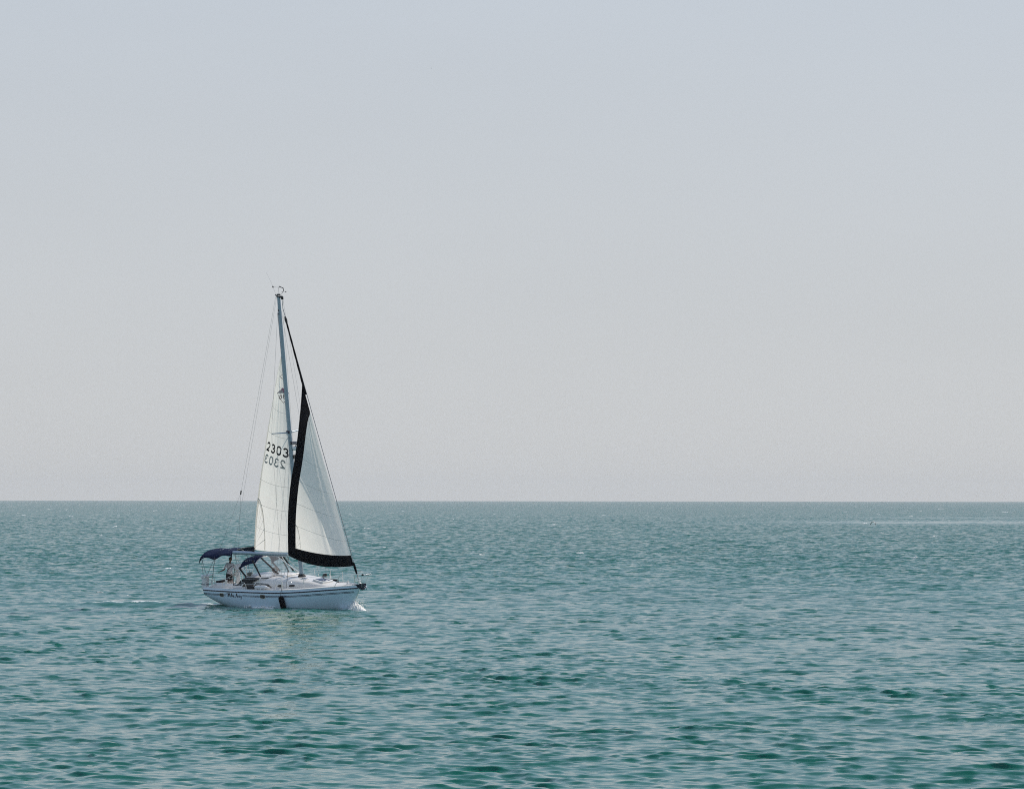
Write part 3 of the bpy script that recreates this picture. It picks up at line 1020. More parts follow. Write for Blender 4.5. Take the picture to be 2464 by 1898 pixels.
def roof_frame(cx, cy, lx, ly, lift, bev, rot=0.0):
    """box lying on the roof"""
    z = roof_z(cx, cy)
    sx = (roof_z(cx + lx/2, cy) - roof_z(cx - lx/2, cy)) / lx
    sy = (roof_z(cx, cy + ly/2) - roof_z(cx, cy - ly/2)) / ly
    nrm = Vector((-sx, -sy, 1)).normalized()
    xa = Vector((1, 0, sx)).normalized()
    ya = nrm.cross(xa)
    m = Matrix((xa, ya, nrm)).transposed()
    return Vector((cx, cy, z)) + nrm * lift, m
c, m_ = roof_frame(2.72, -0.03, 0.74, 0.66, 0.035, 0.02)
hatch = link('deck_hatch', box(c, (0.78, 0.74, 0.09), m_, 0.03), M['white_plastic'], cab)
link('hatch_glass', box(c + m_ @ V(0, 0, 0.047), (0.60, 0.56, 0.012), m_, 0.004), M['hatch_glass'], hatch)
for yy in (-0.2, 0.05):
    link('hatch_latch', box(c + m_ @ V(0.22, yy, 0.057), (0.05, 0.12, 0.012), m_, 0.003), M['rail'], hatch)
c, m_ = roof_frame(1.72, -0.40, 0.42, 0.30, 0.014, 0.01)
h2 = link('deck_hatch', box(c, (0.44, 0.26, 0.035), m_, 0.012), M['white_plastic'], cab)
link('hatch_glass', box(c + m_ @ V(0, 0, 0.02), (0.34, 0.16, 0.01), m_, 0.003), M['hatch_glass'], h2)
c, m_ = roof_frame(-0.15, 0.0, 0.9, 0.8, 0.02, 0.02)
link('sea_hood', box(c, (1.0, 0.95, 0.09), m_, 0.035), M['gelcoat'], cab)
for s in (-1, 1):   # deck organisers and clutches
    c, m_ = roof_frame(0.35, s * 0.55, 0.2, 0.2, 0.02, 0.01)
    link('rope_clutch', box(c, (0.20, 0.16, 0.06), m_, 0.015), M['white_plastic'], cab)
    for k in range(3):
        bm = bmesh.new()
        add_tube(bm, [Vector((x, s * (0.30 + 0.05 * k + 0.24 * (1.05 - x) / 2 * (1 if x > 0 else 1.0)), roof_z(x, s * 0.5) + 0.012)) for x in lin(1.0, -0.7, 14)], 0.007, 5)
        link('halyard_tail', bm, M['rope'], cab)
# black dorade cowl, port side, ahead of the mast
dg = bmesh.new()
add_tube(dg, [(2.05, .62, roof_z(2.05, .62) - .02), (2.05, .62, roof_z(2.05, .62) + .10), (2.12, .62, roof_z(2.05, .62) + .16), (2.24, .62, roof_z(2.05, .62) + .15)], [.06, .055, .07, .10], 12)
link('vent_cowl', dg, M['rubber'], cab)
link('dinghy_bag', box((2.35, 0.95, deck_z(2.35, .95) + 0.10), (0.75, 0.30, 0.20), None, 0.07), M['black'], deck)

# ---- mast
def mast_pt(z):
    t = (z - 1.6) / 14.87
    return Vector((1.055 - 0.09 * t - 0.42 * t * (1 - t) * 0.28, 0, z))
bm = bmesh.new()
zz = lin(1.55, 16.42, 34)
add_tube(bm, [mast_pt(z) for z in zz], [((0.085 if z < 13 else 0.085 - 0.012 * (z - 13) / 3.4), 0.135 if z < 13 else 0.135 - 0.03 * (z - 13) / 3.4) for z in zz], 18)
mast = link('mast', bm, M['spar'], boat)
link('mast_boot', lathe([(0, .22), (.04, .22), (.12, .16), (.16, .15)], (1.05, 0, roof_z(1.05, 0) - 0.02), (0, 0, 1), 18), M['rubber'], mast)
link('sail_slot', box(mast_pt(9.0) + V(-0.142, 0, 0), (0.012, 0.035, 13.2), Euler((0, R(-0.33), 0)).to_matrix()), M['wire'], mast)
for z in (9.30,):
    for s in (-1, 1):
        tip = mast_pt(z) + V(-0.22, s * 1.06, 0.05)
        link('spreader', tube([mast_pt(z) + V(0, s * .06, 0), tip], [(0.015, 0.036), (0.010, 0.022)], 8), M['spar'], mast)
link('spreader_bracket', box(mast_pt(9.30) + V(-.03, 0, 0.03), (.24, .22, .16), None, .03), M['navy_paint'], mast)
SPT = {s: mast_pt(9.30) + V(-0.22, s * 1.06, 0.05) for s in (-1, 1)}
# masthead
mh = mast_pt(16.42)
bm = bmesh.new()
add_box(bm, mh + V(0.07, 0, 0.01), (0.40, 0.11, 0.11), None, 0.03)
add_box(bm, mh + V(0.27, 0, -0.05), (0.15, 0.07, 0.17), None, 0.03)
add_tube(bm, [mh + V(-.10, 0, .06), mh + V(-.26, 0, .12)], 0.03, 6)
add_box(bm, mh + V(0.0, 0, 0.13), (0.20, 0.10, 0.08), None, 0.02)
mhead = link('masthead', bm, M['rubber'], mast)
add = bmesh.new()
add_tube(add, [mh + V(-.02, .05, .1), mh + V(-.02, .05, .52)], 0.006, 5)
add_tube(add, [mh + V(-.30, -.08, .54), mh + V(.30, .14, .48)], 0.006, 5)
add_box(add, mh + V(-.30, -.08, .55), (0.08, 0.02, 0.08), Euler((0, R(30), 0)).to_matrix(), 0.0)
link('wind_vane', add, M['rubber'], mast)
an = bmesh.new()
add_tube(an, [mh + V(.10, 0, .08), mh + V(.50, -.05, .30)], 0.006, 5)
add_tube(an, [mh + V(.44, -.02, .30), mh + V(.44, -.02, .44), mh + V(.38, -.02, .48), mh + V(.12, -.02, .56)], [.02, .018, .02, .024], 6)
for k in range(3):
    a = k * 2.1
    add_lathe(an, [(-.02, .025), (.02, .02)], mh + V(.48 + .12 * math.cos(a), .12 * math.sin(a), .27), (0, 0, 1), 8)
link('anemometer', an, M['rubber'], mast)
link('antenna_whip', tube([mh + V(-.14, -.04, .1), mh + V(-.42, -.05, .75), mh + V(-.78, -.06, 1.35)], 0.003, 5), M['wire'], mast)
# radar dome with bracket on the front face
rd = bmesh.new()
add_lathe(rd, [(0, .05), (.02, .16), (.06, .185), (.14, .185), (.20, .15), (.22, .05)], mast_pt(8.36) + V(.42, 0, 0), (0, 0, 1), 24)
radar = link('radar_dome', rd, M['white_plastic'], mast)
rb = bmesh.new()
add_box(rb, mast_pt(8.80) + V(.34, 0, 0), (.48, .26, .045), None, .01)
add_box(rb, mast_pt(8.72) + V(.34, 0, 0), (.48, .28, .05), None, .01)
add_tube(rb, [mast_pt(8.35) + V(.12, 0, 0), mast_pt(8.72) + V(.5, 0, 0)], .02, 6)
link('radar_bracket', rb, M['navy_paint'], radar)
link('deck_light', box(mast_pt(8.02) + V(.24, 0, 0), (.12, .14, .22), None, .03), M['rubber'], mast)
for zc in (15.72, 15.55):
    link('halyard_fitting', box(mast_pt(zc) + V(0.0, -.08, 0), (.05, .03, .10), None, .01), M['rubber'], mast)

# ---- boom
BEND = Vector((-3.14, -1.0, 3.0)); BGOOSE = Vector((0.86, 0, 2.82))
bd = (BEND - BGOOSE)
bm = bmesh.new()
add_tube(bm, [BGOOSE + bd * t for t in (0, .04, .5, .96, 1.0)], [(.05, .06), (.072, .10), (.075, .105), (.072, .10), (.05, .085)], 14)
boom = link('boom', bm, M['spar'], boat)
def boom_pt(t): return BGOOSE + bd * t
bk = bmesh.new()
add_box(bk, boom_pt(.68) + V(0, 0, .13), (.16, .06, .14), None, .02)
add_tube(bk, [boom_pt(.68) + V(0, 0, .08), boom_pt(.66) + V(0, 0, .30)], .02, 6)
link('clew_block', bk, M['rubber'], boom)
vg = bmesh.new()
v0, v1 = V(0.88, -.02, 1.92), boom_pt(.33) + V(0, 0, -.08)
add_tube(vg, [v0, v0.lerp(v1, .48)], .038, 8)
add_tube(vg, [v0.lerp(v1, .46), v1], .026, 8)
link('boom_vang', vg, M['rail'], boom)
link('vang_tackle', tube([v0 + V(.02, -.04, .15), boom_pt(.20) + V(0, 0, -.09)], .012, 6), M['rope'], boom)
ms = bmesh.new()
tr = V(-1.95, -.35, 1.86)
for k, o in enumerate(((-.06, 0), (0, .03), (.06, -.02))):
    add_tube(ms, [tr + V(o[0], o[1], 0), boom_pt(.70) + V(o[0], o[1], -.1)], .010, 5)
link('mainsheet', ms, M['rope'], boom)

# ---- sails
LE_Z = [3.16, 4.8, 5.58, 7.0, 8.4, 9.8, 11.21, 12.62, 13.32]
leech_x = smooth_interp(LE_Z, [-1.90, -1.40, -1.15, -0.79, -0.40, -0.04, 0.25, 0.60, 0.80])
leech_y = smooth_interp(LE_Z, [-0.68, -0.77, -0.79, -0.72, -0.62, -0.50, -0.28, -0.11, -0.02])
def main_pt(s, t, off=0.0, camber=True):
    zl = 2.98 + (13.30 - 2.98) * t
    L = mast_pt(zl) + V(-0.15, 0, 0)
    ze = 3.16 + (13.32 - 3.16) * t
    E = Vector((leech_x(ze), leech_y(ze), ze))
    p = L.lerp(E, s)
    ch = (E - L).length
    depth = 0.105 * ch
    sq = max(0.0, s) ** 0.85
    p.y -= depth * 4 * sq * (1 - sq)
    # clew curl and light creasing from luff
    p.y += 0.10 * max(0, 1 - t / 0.22) * max(0, (s - 0.80) / 0.20) ** 2
    p.y += 0.010 * math.sin(34 * s + 9 * t) * (0.4 + t) * (1 - s) * s * 3
    p.y -= off
    return p

bm = bmesh.new()
g = add_grid(bm, lambda t, s: main_pt(s, t), lin(0, 1, 72), lin(0, 1, 26))
mainsail = link('mainsail', bm, M['sail'], boat)
def strip_on(fn, path, w, off):
    bm = bmesh.new()
    add_ribbon(bm, path, w, lambda a, b: fn(a, b, off))
    return bm
TILT = 0.042
for t0 in (0.125, 0.248, 0.372, 0.495, 0.622, 0.75, 0.875, 0.955):
    bm = bmesh.new()
    for i in range(25):
        pass
    pts = [(s, t0 - TILT * (1 - s) - 0.022 * s * (1 - s)) for s in lin(0.0, 1.0, 26)]
    rows = [[bm.verts.new(main_pt(s, t + d, 0.004)) for d in (-0.00055, 0.00055)] for s, t in pts]
    for a, b in zip(rows, rows[1:]): bm.faces.new((a[0], b[0], b[1], a[1]))
    link('seam', bm, M['seam'], mainsail)
# leech tabling
bm = bmesh.new()
add_grid(bm, lambda t, s: main_pt(s, t, 0.004), lin(0.0, 0.985, 60), [0.935, 0.965, 0.998])
link('leech_tape', bm, M['sail_patch'], mainsail)
# fan-shaped reinforcement at the clew
bm = bmesh.new()
def patch(a, r):
    t = r * 0.27 * math.sin(a) ; s = 1 - r * 0.36 * math.cos(a)
    return main_pt(min(s, 1.0), t, 0.007)
add_grid(bm, patch, lin(0.02, math.pi / 2, 14), lin(0.93, 1.0, 3))
add_grid(bm, patch, lin(0.02, math.pi / 2, 8), lin(0.0, 0.22, 4))
cp = link('clew_patch', bm, M['sail_patch'], mainsail)
for k in range(1, 7):
    a = k * math.pi / 14
    bm = bmesh.new()
    add_ribbon(bm, [(a, r) for r in lin(.25, 1, 8)], 0.012, lambda a_, r_: patch(a_, r_) + V(0, -.004, 0))
    link('patch_seam', bm, M['seam'], cp)
bm = bmesh.new()
add_ribbon(bm, [(a, 1.0) for a in lin(0.02, 1.55, 20)], 0.016, lambda a_, r_: patch(a_, r_) + V(0, -.004, 0))
link('patch_seam', bm, M['seam'], cp)

# sail numbers
DG = {
 '2': [arc(.5, .70, .40, .28, 175, -20, 14) + [(.80, .48), (.45, .20), (.06, .02)] , [(.06, .04), (.5, .04), (.94, .04)]],
 '3': [arc(.46, .74, .38, .24, 165, -88, 14), arc(.46, .26, .44, .26, 88, -165, 14)],
 '0': [arc(.5, .72, .40, .26, 0, 180, 12) + arc(.5, .28, .40, .26, 180, 360, 12) + [(.90, .72)]],
}
def dense_path(p, m=3):
    out = []
    for a, b in zip(p, p[1:]):
        for k in range(m): out.append((a[0] + (b[0] - a[0]) * k / m, a[1] + (b[1] - a[1]) * k / m))
    out.append(p[-1]); return out
def sail_number(fn, s_left, s_right, t_low, hgt_t, mirrored, off, nm):
    cw = (s_left - s_right) / 4
    for i, ch in enumerate('2303'):
        bm = bmesh.new()
        k = (3 - i) if mirrored else i
        for st in DG[ch]:
            def f(a, b):
                aa = (1 - a) if mirrored else a
                s = s_left - (k + 0.10 + 0.72 * aa + (0.10 * b)) * cw
                return fn(s, t_low + b * hgt_t - TILT * (1 - s), off)
            # ribbon in digit space has to allow for the digit's narrower width
            add_ribbon(bm, dense_path(st), 0.225, f)
        link(nm, bm, M['number'], mainsail, smooth=False)
sail_number(main_pt, 0.93, -0.02, 0.527, 0.0415, False, 0.012, 'sail_number')
sail_number(main_pt, 0.95, 0.10, 0.464, 0.0400, True, -0.006, 'sail_number')

# class emblem: two diamonds near the luff, half hidden by the mast
def sail_poly(pts, off, m, nm):
    bm = bmesh.new()
    bm.faces.new([bm.verts.new(main_pt(s, t, off)) for s, t in pts])
    return link(nm, bm, m, mainsail, smooth=False)
tc = 0.808
def em(a, b): return (0.08 + a * 0.52, tc + b * 0.034)
sail_poly([em(-1, .2), em(0, 1), em(1, .2)], 0.012, M['logo_red'], 'emblem_red_half')
bm = bmesh.new()
add_ribbon(bm, [em(-1, .2), em(1, .2)], 0.0022, lambda s, t: main_pt(s, t, 0.014))
M['emblem_ink'] = mat('emblem_ink', (0.06, 0.035, 0.04), 0.8)
for a, b in (((1, .2), (0, -1.3)), ((0, -1.3), (-1, .2))):
    p, q = em(*a), em(*b)
    rows = [(p[0] + (q[0]-p[0]) * k / 8, p[1] + (q[1]-p[1]) * k / 8) for k in range(9)]
    va = [(bm.verts.new(main_pt(s - .018, t, 0.014)), bm.verts.new(main_pt(s + .018, t, 0.014))) for s, t in rows]
    for (a1, a2), (b1, b2) in zip(va, va[1:]): bm.faces.new((a1, b1, b2, a2))
link('emblem_outline', bm, M['emblem_ink'], mainsail, smooth=False)
bm = bmesh.new()
for i, ch in enumerate('36'):
    strokes = DG['3'] if ch == '3' else [arc(.5, .28, .40, .27, 0, 360, 18), arc(.62, .45, .52, .50, 100, 195, 10)]
    for st in strokes:
        def f(a, b):
            s = 0.30 + (0.30 if i == 1 else 0.02) - 0.26 * (1 - a)
            s = 0.44 - (0 if i == 1 else 0.32) - 0.28 * (1 - a)
            return main_pt(s, tc - 0.023 + b * 0.024, 0.014)
        add_ribbon(bm, dense_path(st), 0.15, f)
link('emblem_figure', bm, M['emblem_ink'], mainsail, smooth=False)
bm = bmesh.new()
for a, b in (((.06, 1.0), (.50, .1)), ((.50, .1), (.06, -1.2))):
    p = (a[0] - .04, 0.898 + a[1] * 0.010); q = (b[0] - .04, 0.898 + b[1] * 0.010)
    va = [(bm.verts.new(main_pt(p[0] + (q[0]-p[0]) * k / 5 - .05, p[1] + (q[1]-p[1]) * k / 5, 0.012)), bm.verts.new(main_pt(p[0] + (q[0]-p[0]) * k / 5 + .05, p[1] + (q[1]-p[1]) * k / 5, 0.012))) for k in range(6)]
    for (a1, a2), (b1, b2) in zip(va, va[1:]): bm.faces.new((a1, b1, b2, a2))
link('emblem_outline', bm, M['emblem_ink'], mainsail, smooth=False)

# jib ---------------------------------------------------------------
JT = [0.0, .28, .44, .57, .71, .87, 1.0]
jl_x = smooth_interp(JT, [2.09, 2.50, 2.70, 2.85, 2.82, 2.56, 2.30])
jl_y = smooth_interp(JT, [-1.75, -1.85, -1.70, -1.45, -1.08, -0.48, -0.03])
jl_z = smooth_interp(JT, [3.07, 5.53, 6.94, 8.09, 9.30, 10.77, 11.86])
def stay(z):   # forestay line
    t = (z - 1.45) / (15.88 - 1.45)
    return Vector((5.50 + (1.21 - 5.50) * t, -0.10 * math.sin(math.pi * t) , z))
def jib_pt(s, t, off=0.0):
    L = stay(2.37 + (11.86 - 2.37) * t) + V(-.03, 0, 0)
    E = Vector((jl_x(t), jl_y(t), jl_z(t)))
    p = L.lerp(E, s)
    ch = (E - L).length
    # rounded foot
    p.z -= 0.30 * 4 * s * (1 - s) * max(0, 1 - t / 0.12) ** 2 * 0.55
    sx = s ** 0.62
    p.y -= 0.155 * ch * 4 * sx * (1 - sx)
    # luff creases running up from the tack
    cre = math.exp(-((s - 0.16 - 0.03 * math.sin(7 * t)) / 0.11) ** 2)
    p.y += 0.055 * cre * math.sin(s * 64 - t * 13) * (0.35 + 0.65 * min(1, t * 2.5)) * (1 - t) ** 0.3
    p.y -= off
    return p
STRIP = 0.57
def s_in(t):   # where the dark strip begins along the leech
    L = stay(2.37 + (11.86 - 2.37) * t); E = Vector((jl_x(t), jl_y(t), jl_z(t)))
    ch = (L - E).length
    w = STRIP * (1.0 if t < 0.75 else 1.0 + 0.3 * (t - .75))
    return max(0.0, 1 - w / max(ch, 1e-3))
T_FOOT = 0.058
TTOP = 0.905
bm = bmesh.new()
def jf(t, q):
    tt = T_FOOT * (1 - 0.0 * q) + (TTOP - T_FOOT) * t
    return jib_pt(q * s_in(tt), tt)
add_grid(bm, jf, lin(0, 1, 64), lin(0, 1, 40))
jib = link('jib', bm, M['sail'], boat)
bm = bmesh.new()
add_grid(bm, lambda t, q: jib_pt(s_in(t) + (1 - s_in(t)) * q, t), lin(T_FOOT, 1.0, 64), lin(0, 1, 8))
add_grid(bm, lambda t, q: jib_pt(q, t), lin(0.0, T_FOOT, 6), lin(0, 1, 46))
link('sun_cover_strip', bm, M['black'], jib)
for t0 in (0.155, 0.285, 0.415, 0.545, 0.675, 0.79):
    bm = bmesh.new()
    pts = [(s * s_in(t0), t0 + 0.035 * s - 0.02 * (1 - s) ** 2) for s in lin(0, 1, 24)]
    rows = [[bm.verts.new(jib_pt(s, t + d, 0.005)) for d in (-0.0007, 0.0007)] for s, t in pts]
    for a, b in zip(rows, rows[1:]): bm.faces.new((a[0], b[0], b[1], a[1]))
    link('seam', bm, M['seam'], jib)
bm = bmesh.new()
def jpatch(a, r):
    t = T_FOOT + 0.002 + r * 0.135 * math.sin(a)
    return jib_pt(s_in(t) - r * 0.105 * math.cos(a), t, 0.007)
add_grid(bm, jpatch, lin(0.02, math.pi / 2, 12), lin(0.93, 1.0, 3))
add_grid(bm, jpatch, lin(0.02, math.pi / 2, 8), lin(0.0, 0.22, 4))
jp = link('clew_patch', bm, M['sail_patch'], jib)
for k in range(1, 6):
    bm = bmesh.new()
    add_ribbon(bm, [(k * math.pi / 12, r) for r in lin(.1, 1, 8)], 0.02, lambda a_, r_: jpatch(a_, r_) + V(0, -.004, 0))
    link('patch_seam', bm, M['seam'], jp)
bm = bmesh.new()
add_ribbon(bm, [(a, 1.0) for a in lin(0.02, 1.55, 16)], 0.03, lambda a_, r_: jpatch(a_, r_) + V(0, -.004, 0))
link('patch_seam', bm, M['seam'], jp)
# rolled upper part of the jib and the furler
bm = bmesh.new()
zz = lin(11.3, 15.1, 20)
add_tube(bm, [stay(z) for z in zz], [0.055 + 0.006 * math.sin(z * 9) - 0.012 * (z - 11.3) / 3.8 for z in zz], 10)
link('furled_roll', bm, M['black'], jib)
bm = bmesh.new()
zz = lin(1.95, 2.55, 8)
add_tube(bm, [stay(z) for z in zz], [.045, .05, .055, .06, .065, .06, .055, .03], 10)
link('furled_roll', bm, M['black'], jib)
link('jib_sheet', tube([(2.09, -1.75, 3.07), (1.95, -1.70, 2.4), (1.60, -1.62, 1.35)], 0.010, 6), M['wire'], jib)
link('jib_sheet', tube([(2.09, -1.75, 3.07), (1.62, -1.30, 2.86), (1.0, -1.2, 1.9)], 0.008, 6), M['wire'], jib)
link('clew_shackle', box((2.08, -1.76, 3.06), (.10, .05, .14), None, .02), M['rail'], jib)

# ---- rigging
rig = link('forestay', tube([stay(1.45), stay(15.85), mh + V(.32, 0, -.1)], 0.016, 8), M['wire'], boat)
fd = bmesh.new()
add_lathe(fd, [(0, .06), (.02, .11), (.05, .11), (.07, .06), (.16, .06), (.18, .11), (.21, .11), (.23, .05)], stay(1.40), stay(1.9) - stay(1.4), 14)
add_tube(fd, [stay(1.25), stay(1.42)], .03, 8)
link('furler_drum', fd, M['rail'], rig)
sw = bmesh.new()
add_tube(sw, [stay(15.05), stay(15.22), stay(15.4)], [.05, .075, .04], 8)
link('furler_swivel', sw, M['rubber'], rig)
CH = {s: V(1.28, s * 1.60, 1.22) for s in (-1, 1)}
CL = {s: V(0.68, s * 1.60, 1.20) for s in (-1, 1)}
for s in (-1, 1):
    link('cap_shroud', tube([CH[s], SPT[s], mh + V(0, s * .05, -.15)], 0.0048, 5), M['wire'], boat)
    link('lower_shroud', tube([CL[s], mast_pt(9.15) + V(-.02, s * .07, 0)], 0.0046, 5), M['wire'], boat)
    link('lower_shroud', tube([V(1.62, s * 1.58, 1.23), mast_pt(9.15) + V(.05, s * .07, 0)], 0.0046, 5), M['wire'], boat)
    for a, b in ((CH[s], SPT[s]), (CL[s], mast_pt(9.15)), (V(1.62, s * 1.58, 1.23), mast_pt(9.15))):
        d = (b - a).normalized()
        link('turnbuckle', tube([a, a + d * .10, a + d * .34, a + d * .44], [.012, .020, .020, .009], 6), M['steel'], boat)
    link('chainplate', box(V(1.0, s * 1.60, 1.195), (0.9, .04, .03), None, .008), M['steel'], boat)
split = V(-3.27, 0, 6.08)
bsx = mh + V(-.24, 0, .02)
bs = link('backstay', tube([bsx, split], 0.0048, 5), M['wire'], boat)
for s in (-1, 1):
    link('backstay_leg', tube([split, V(-5.40, s * 1.10, 1.2)], 0.0048, 5), M['wire'], bs)
link('backstay_plate', box(split, (.06, .05, .22), Euler((0, R(18), 0)).to_matrix(), .01), M['rubber'], bs)
link('topping_lift', tube([mh + V(-.20, 0.02, -.05), boom_pt(.985) + V(0, 0, .08)], 0.0042, 5), M['wire'], boat)
link('lazy_line', tube([mast_pt(9.2) + V(0, -.8, 0), boom_pt(.35)], 0.004, 5), M['wire'], boat)
link('halyard', tube([mh + V(.28, -.03, -.2), V(1.32, -.12, 2.0)], 0.0055, 5), M['rope'], boat)
link('halyard', tube([mh + V(.30, .03, -.2), V(2.1, .10, 9.0)], 0.004, 5), M['wire'], boat)

# ---- rails
def stanchion(x, y, ztop, lean=(0, 0)):
    z0 = deck_z(x, y) - .01
    o = link('stanchion', tube([(x, y, z0), (x, y, z0 + .06), (x + lean[0], y + lean[1], ztop)], [.024, .013, .012], 8), M['rail'], boat)
    return Vector((x + lean[0], y + lean[1], ztop))
tops = {-1: [], 1: []}
tops[-1] = [stanchion(-3.27, -1.58, 1.72), stanchion(-1.80, -1.70, 1.73), stanchion(-0.32, -1.74, 1.79), stanchion(1.28, -1.66, 1.83), stanchion(2.66, -1.33, 1.86)]
tops[1] = [stanchion(-3.27, 1.58, 1.72), stanchion(-1.28, 1.69, 1.80), stanchion(0.18, 1.72, 1.81), stanchion(1.55, 1.60, 1.82), stanchion(2.84, 1.27, 1.85)]
for s in (-1, 1):
    link('gate_brace', tube([(-1.46, s * 1.70, deck_z(-1.46, 1.68)), (-1.52, s * 1.70, 1.42), (-1.62, s * 1.70, 1.52), (-1.80, s * 1.70, 1.53)], .012, 8), M['rail'], boat)
    link('gate_brace', tube([(-3.55, s * 1.55, deck_z(-3.55, 1.53)), (-3.55, s * 1.55, 1.40), (-3.42, s * 1.56, 1.50), (-3.27, s * 1.58, 1.51)], .012, 8), M['rail'], boat)
    fore = V(4.87, s * .72, 2.0)
    aft = V(-4.5, s * 1.42, 1.72)
    seq = [aft] + tops[s] + [fore]
    for k, f in enumerate((1.0, 0.53)):
        pts = []
        for a, b in zip(seq, seq[1:]):
            for q in lin(0, 1, 7)[:-1]:
                p = a.lerp(b, q)
                zb = deck_z(min(max(p.x, -5.4), 5.4), p.y)
                pts.append(Vector((p.x, p.y, zb + (p.z - zb) * f - 0.012 * math.sin(math.pi * q))))
        pts.append(Vector((fore.x, fore.y, 1.3 + (fore.z - 1.3) * f)))
        link('lifeline', tube(pts, 0.0055, 5), M['rail'], boat)
# bow pulpit
bm = bmesh.new()
for s in (-1, 1):
    add_tube(bm, [(4.31, s * .70, deck_z(4.31, .6)), (4.87, s * .72, 2.0), (5.5, s * .48, 1.99), (6.02, s * .25, 1.97)], .014, 8)
    add_tube(bm, [(5.30, s * .15, deck_z(5.2, .1)), (5.62, s * .44, 1.98)], .013, 8)
    add_tube(bm, [(5.72, s * .06, 1.26), (6.00, s * .26, 1.97)], .012, 8)
    add_tube(bm, [(4.60, s * .71, 1.66), (5.44, s * .30, 1.64)], .010, 8)
pulpit = link('pulpit', bm, M['rail'], boat)
link('bow_light', lathe([(-.04, .03), (0, .05), (.06, .05), (.09, .03)], (6.02, -.25, 1.95), (1, 0, 0), 10), M['rubber'], pulpit)
link('bow_light', lathe([(-.04, .03), (0, .045), (.06, .045), (.09, .03)], (6.04, .25, 1.96), (1, 0, 0), 10), M['white_plastic'], pulpit)
# stern pushpit and corner seats
bm = bmesh.new()
for s in (-1, 1):
    add_tube(bm, [(-4.5, s * 1.42, deck_z(-4.5, 1.4)), (-4.5, s * 1.42, 1.72), (-5.30, s * 1.28, 1.73), (-5.44, s * 1.05, 1.73), (-5.44, s * .50, 1.73), (-5.40, s * .50, 1.1)], .014, 8)
    add_tube(bm, [(-5.30, s * 1.22, deck_z(-5.3, 1.2)), (-5.32, s * 1.26, 1.73)], .013, 8)
    add_tube(bm, [(-4.5, s * 1.42, 1.42), (-5.30, s * 1.26, 1.42), (-5.42, s * 1.0, 1.42), (-5.42, s * .5, 1.42)], .011, 8)
pushpit = link('pushpit', bm, M['rail'], boat)
for s in (-1, 1):
    link('corner_seat', box((-5.22, s * 1.06, 1.755), (.36, .34, .035), None, .015), M['white_plastic'], pushpit)
gr = bmesh.new()
add_tube(gr, [(-4.86, 1.34, 1.2), (-4.86, 1.34, 1.95)], .022, 8)
add_tube(gr, [(-4.86, 1.34, 1.82), (-4.98, 1.30, 2.02)], .02, 6)
add_tube(gr, [(-4.86, 1.34, 1.82), (-4.76, 1.36, 2.02)], .02, 6)
link('rail_bracket', gr, M['white_plastic'], pushpit)
link('stern_light', lathe([(0, .03), (.03, .06), (.10, .06), (.13, .03)], (-4.70, -1.32, 1.30), (0, 0, 1), 12), M['white_plastic'], pushpit)
# bow hardware
bm = bmesh.new()
for s in (-1, 1):
    f = bm.faces.new([bm.verts.new(p) for p in ((5.15, s * .10, 1.375), (5.60, s * .07, 1.47), (5.90, s * .06, 1.46), (5.93, s * .06, 1.22), (5.75, s * .05, 1.12), (5.46, s * .03, 1.20))])
    ex = bmesh.ops.extrude_face_region(bm, geom=[f])
    bmesh.ops.translate(bm, vec=(0, s * .02, 0), verts=[v for v in ex['geom'] if isinstance(v, bmesh.types.BMVert)])
add_tube(bm, [(5.86, -.08, 1.24), (5.86, .08, 1.24)], .055, 12)
add_tube(bm, [(5.66, -.06, 1.26), (5.66, .06, 1.26)], .045, 12)
bmesh.ops.recalc_face_normals(bm, faces=bm.faces)
link('bow_roller', bm, M['navy_paint'], boat, smooth=False)
ac = bmesh.new()
add_tube(ac, [(4.62, -.05, 1.43), (5.40, -.02, 1.42), (5.98, 0, 1.33)], .022, 8)
add_tube(ac, [(5.98, 0, 1.33), (6.03, 0, 1.24), (5.96, 0, 1.14)], [.024, .03, .02], 8)
add_tube(ac, [(5.98, -.13, 1.20), (6.02, 0, 1.25), (5.98, .13, 1.20)], [.012, .03, .012], 8)
link('anchor', ac, M['steel'], boat)
wl = bmesh.new()
add_lathe(wl, [(0, .08), (.05, .08), (.07, .05), (.15, .045), (.17, .06), (.20, .05)], (4.50, .1, deck_z(4.5, .1)), (0, 0, 1), 14)
link('windlass', wl, M['rail'], boat)
for s in (-1, 1):
    for x in (4.75, -4.9):
        cl = bmesh.new()
        yy = s * (yd(x) - .13)
        zc = deck_z(x, yy)
        add_tube(cl, [(x - .15, yy, zc + .05), (x + .15, yy, zc + .05)], [.012, .012], 6)
        add_tube(cl, [(x - .04, yy, zc), (x - .04, yy, zc + .05)], .012, 6)
        add_tube(cl, [(x + .04, yy, zc), (x + .04, yy, zc + .05)], .012, 6)
        link('cleat', cl, M['steel'], boat)

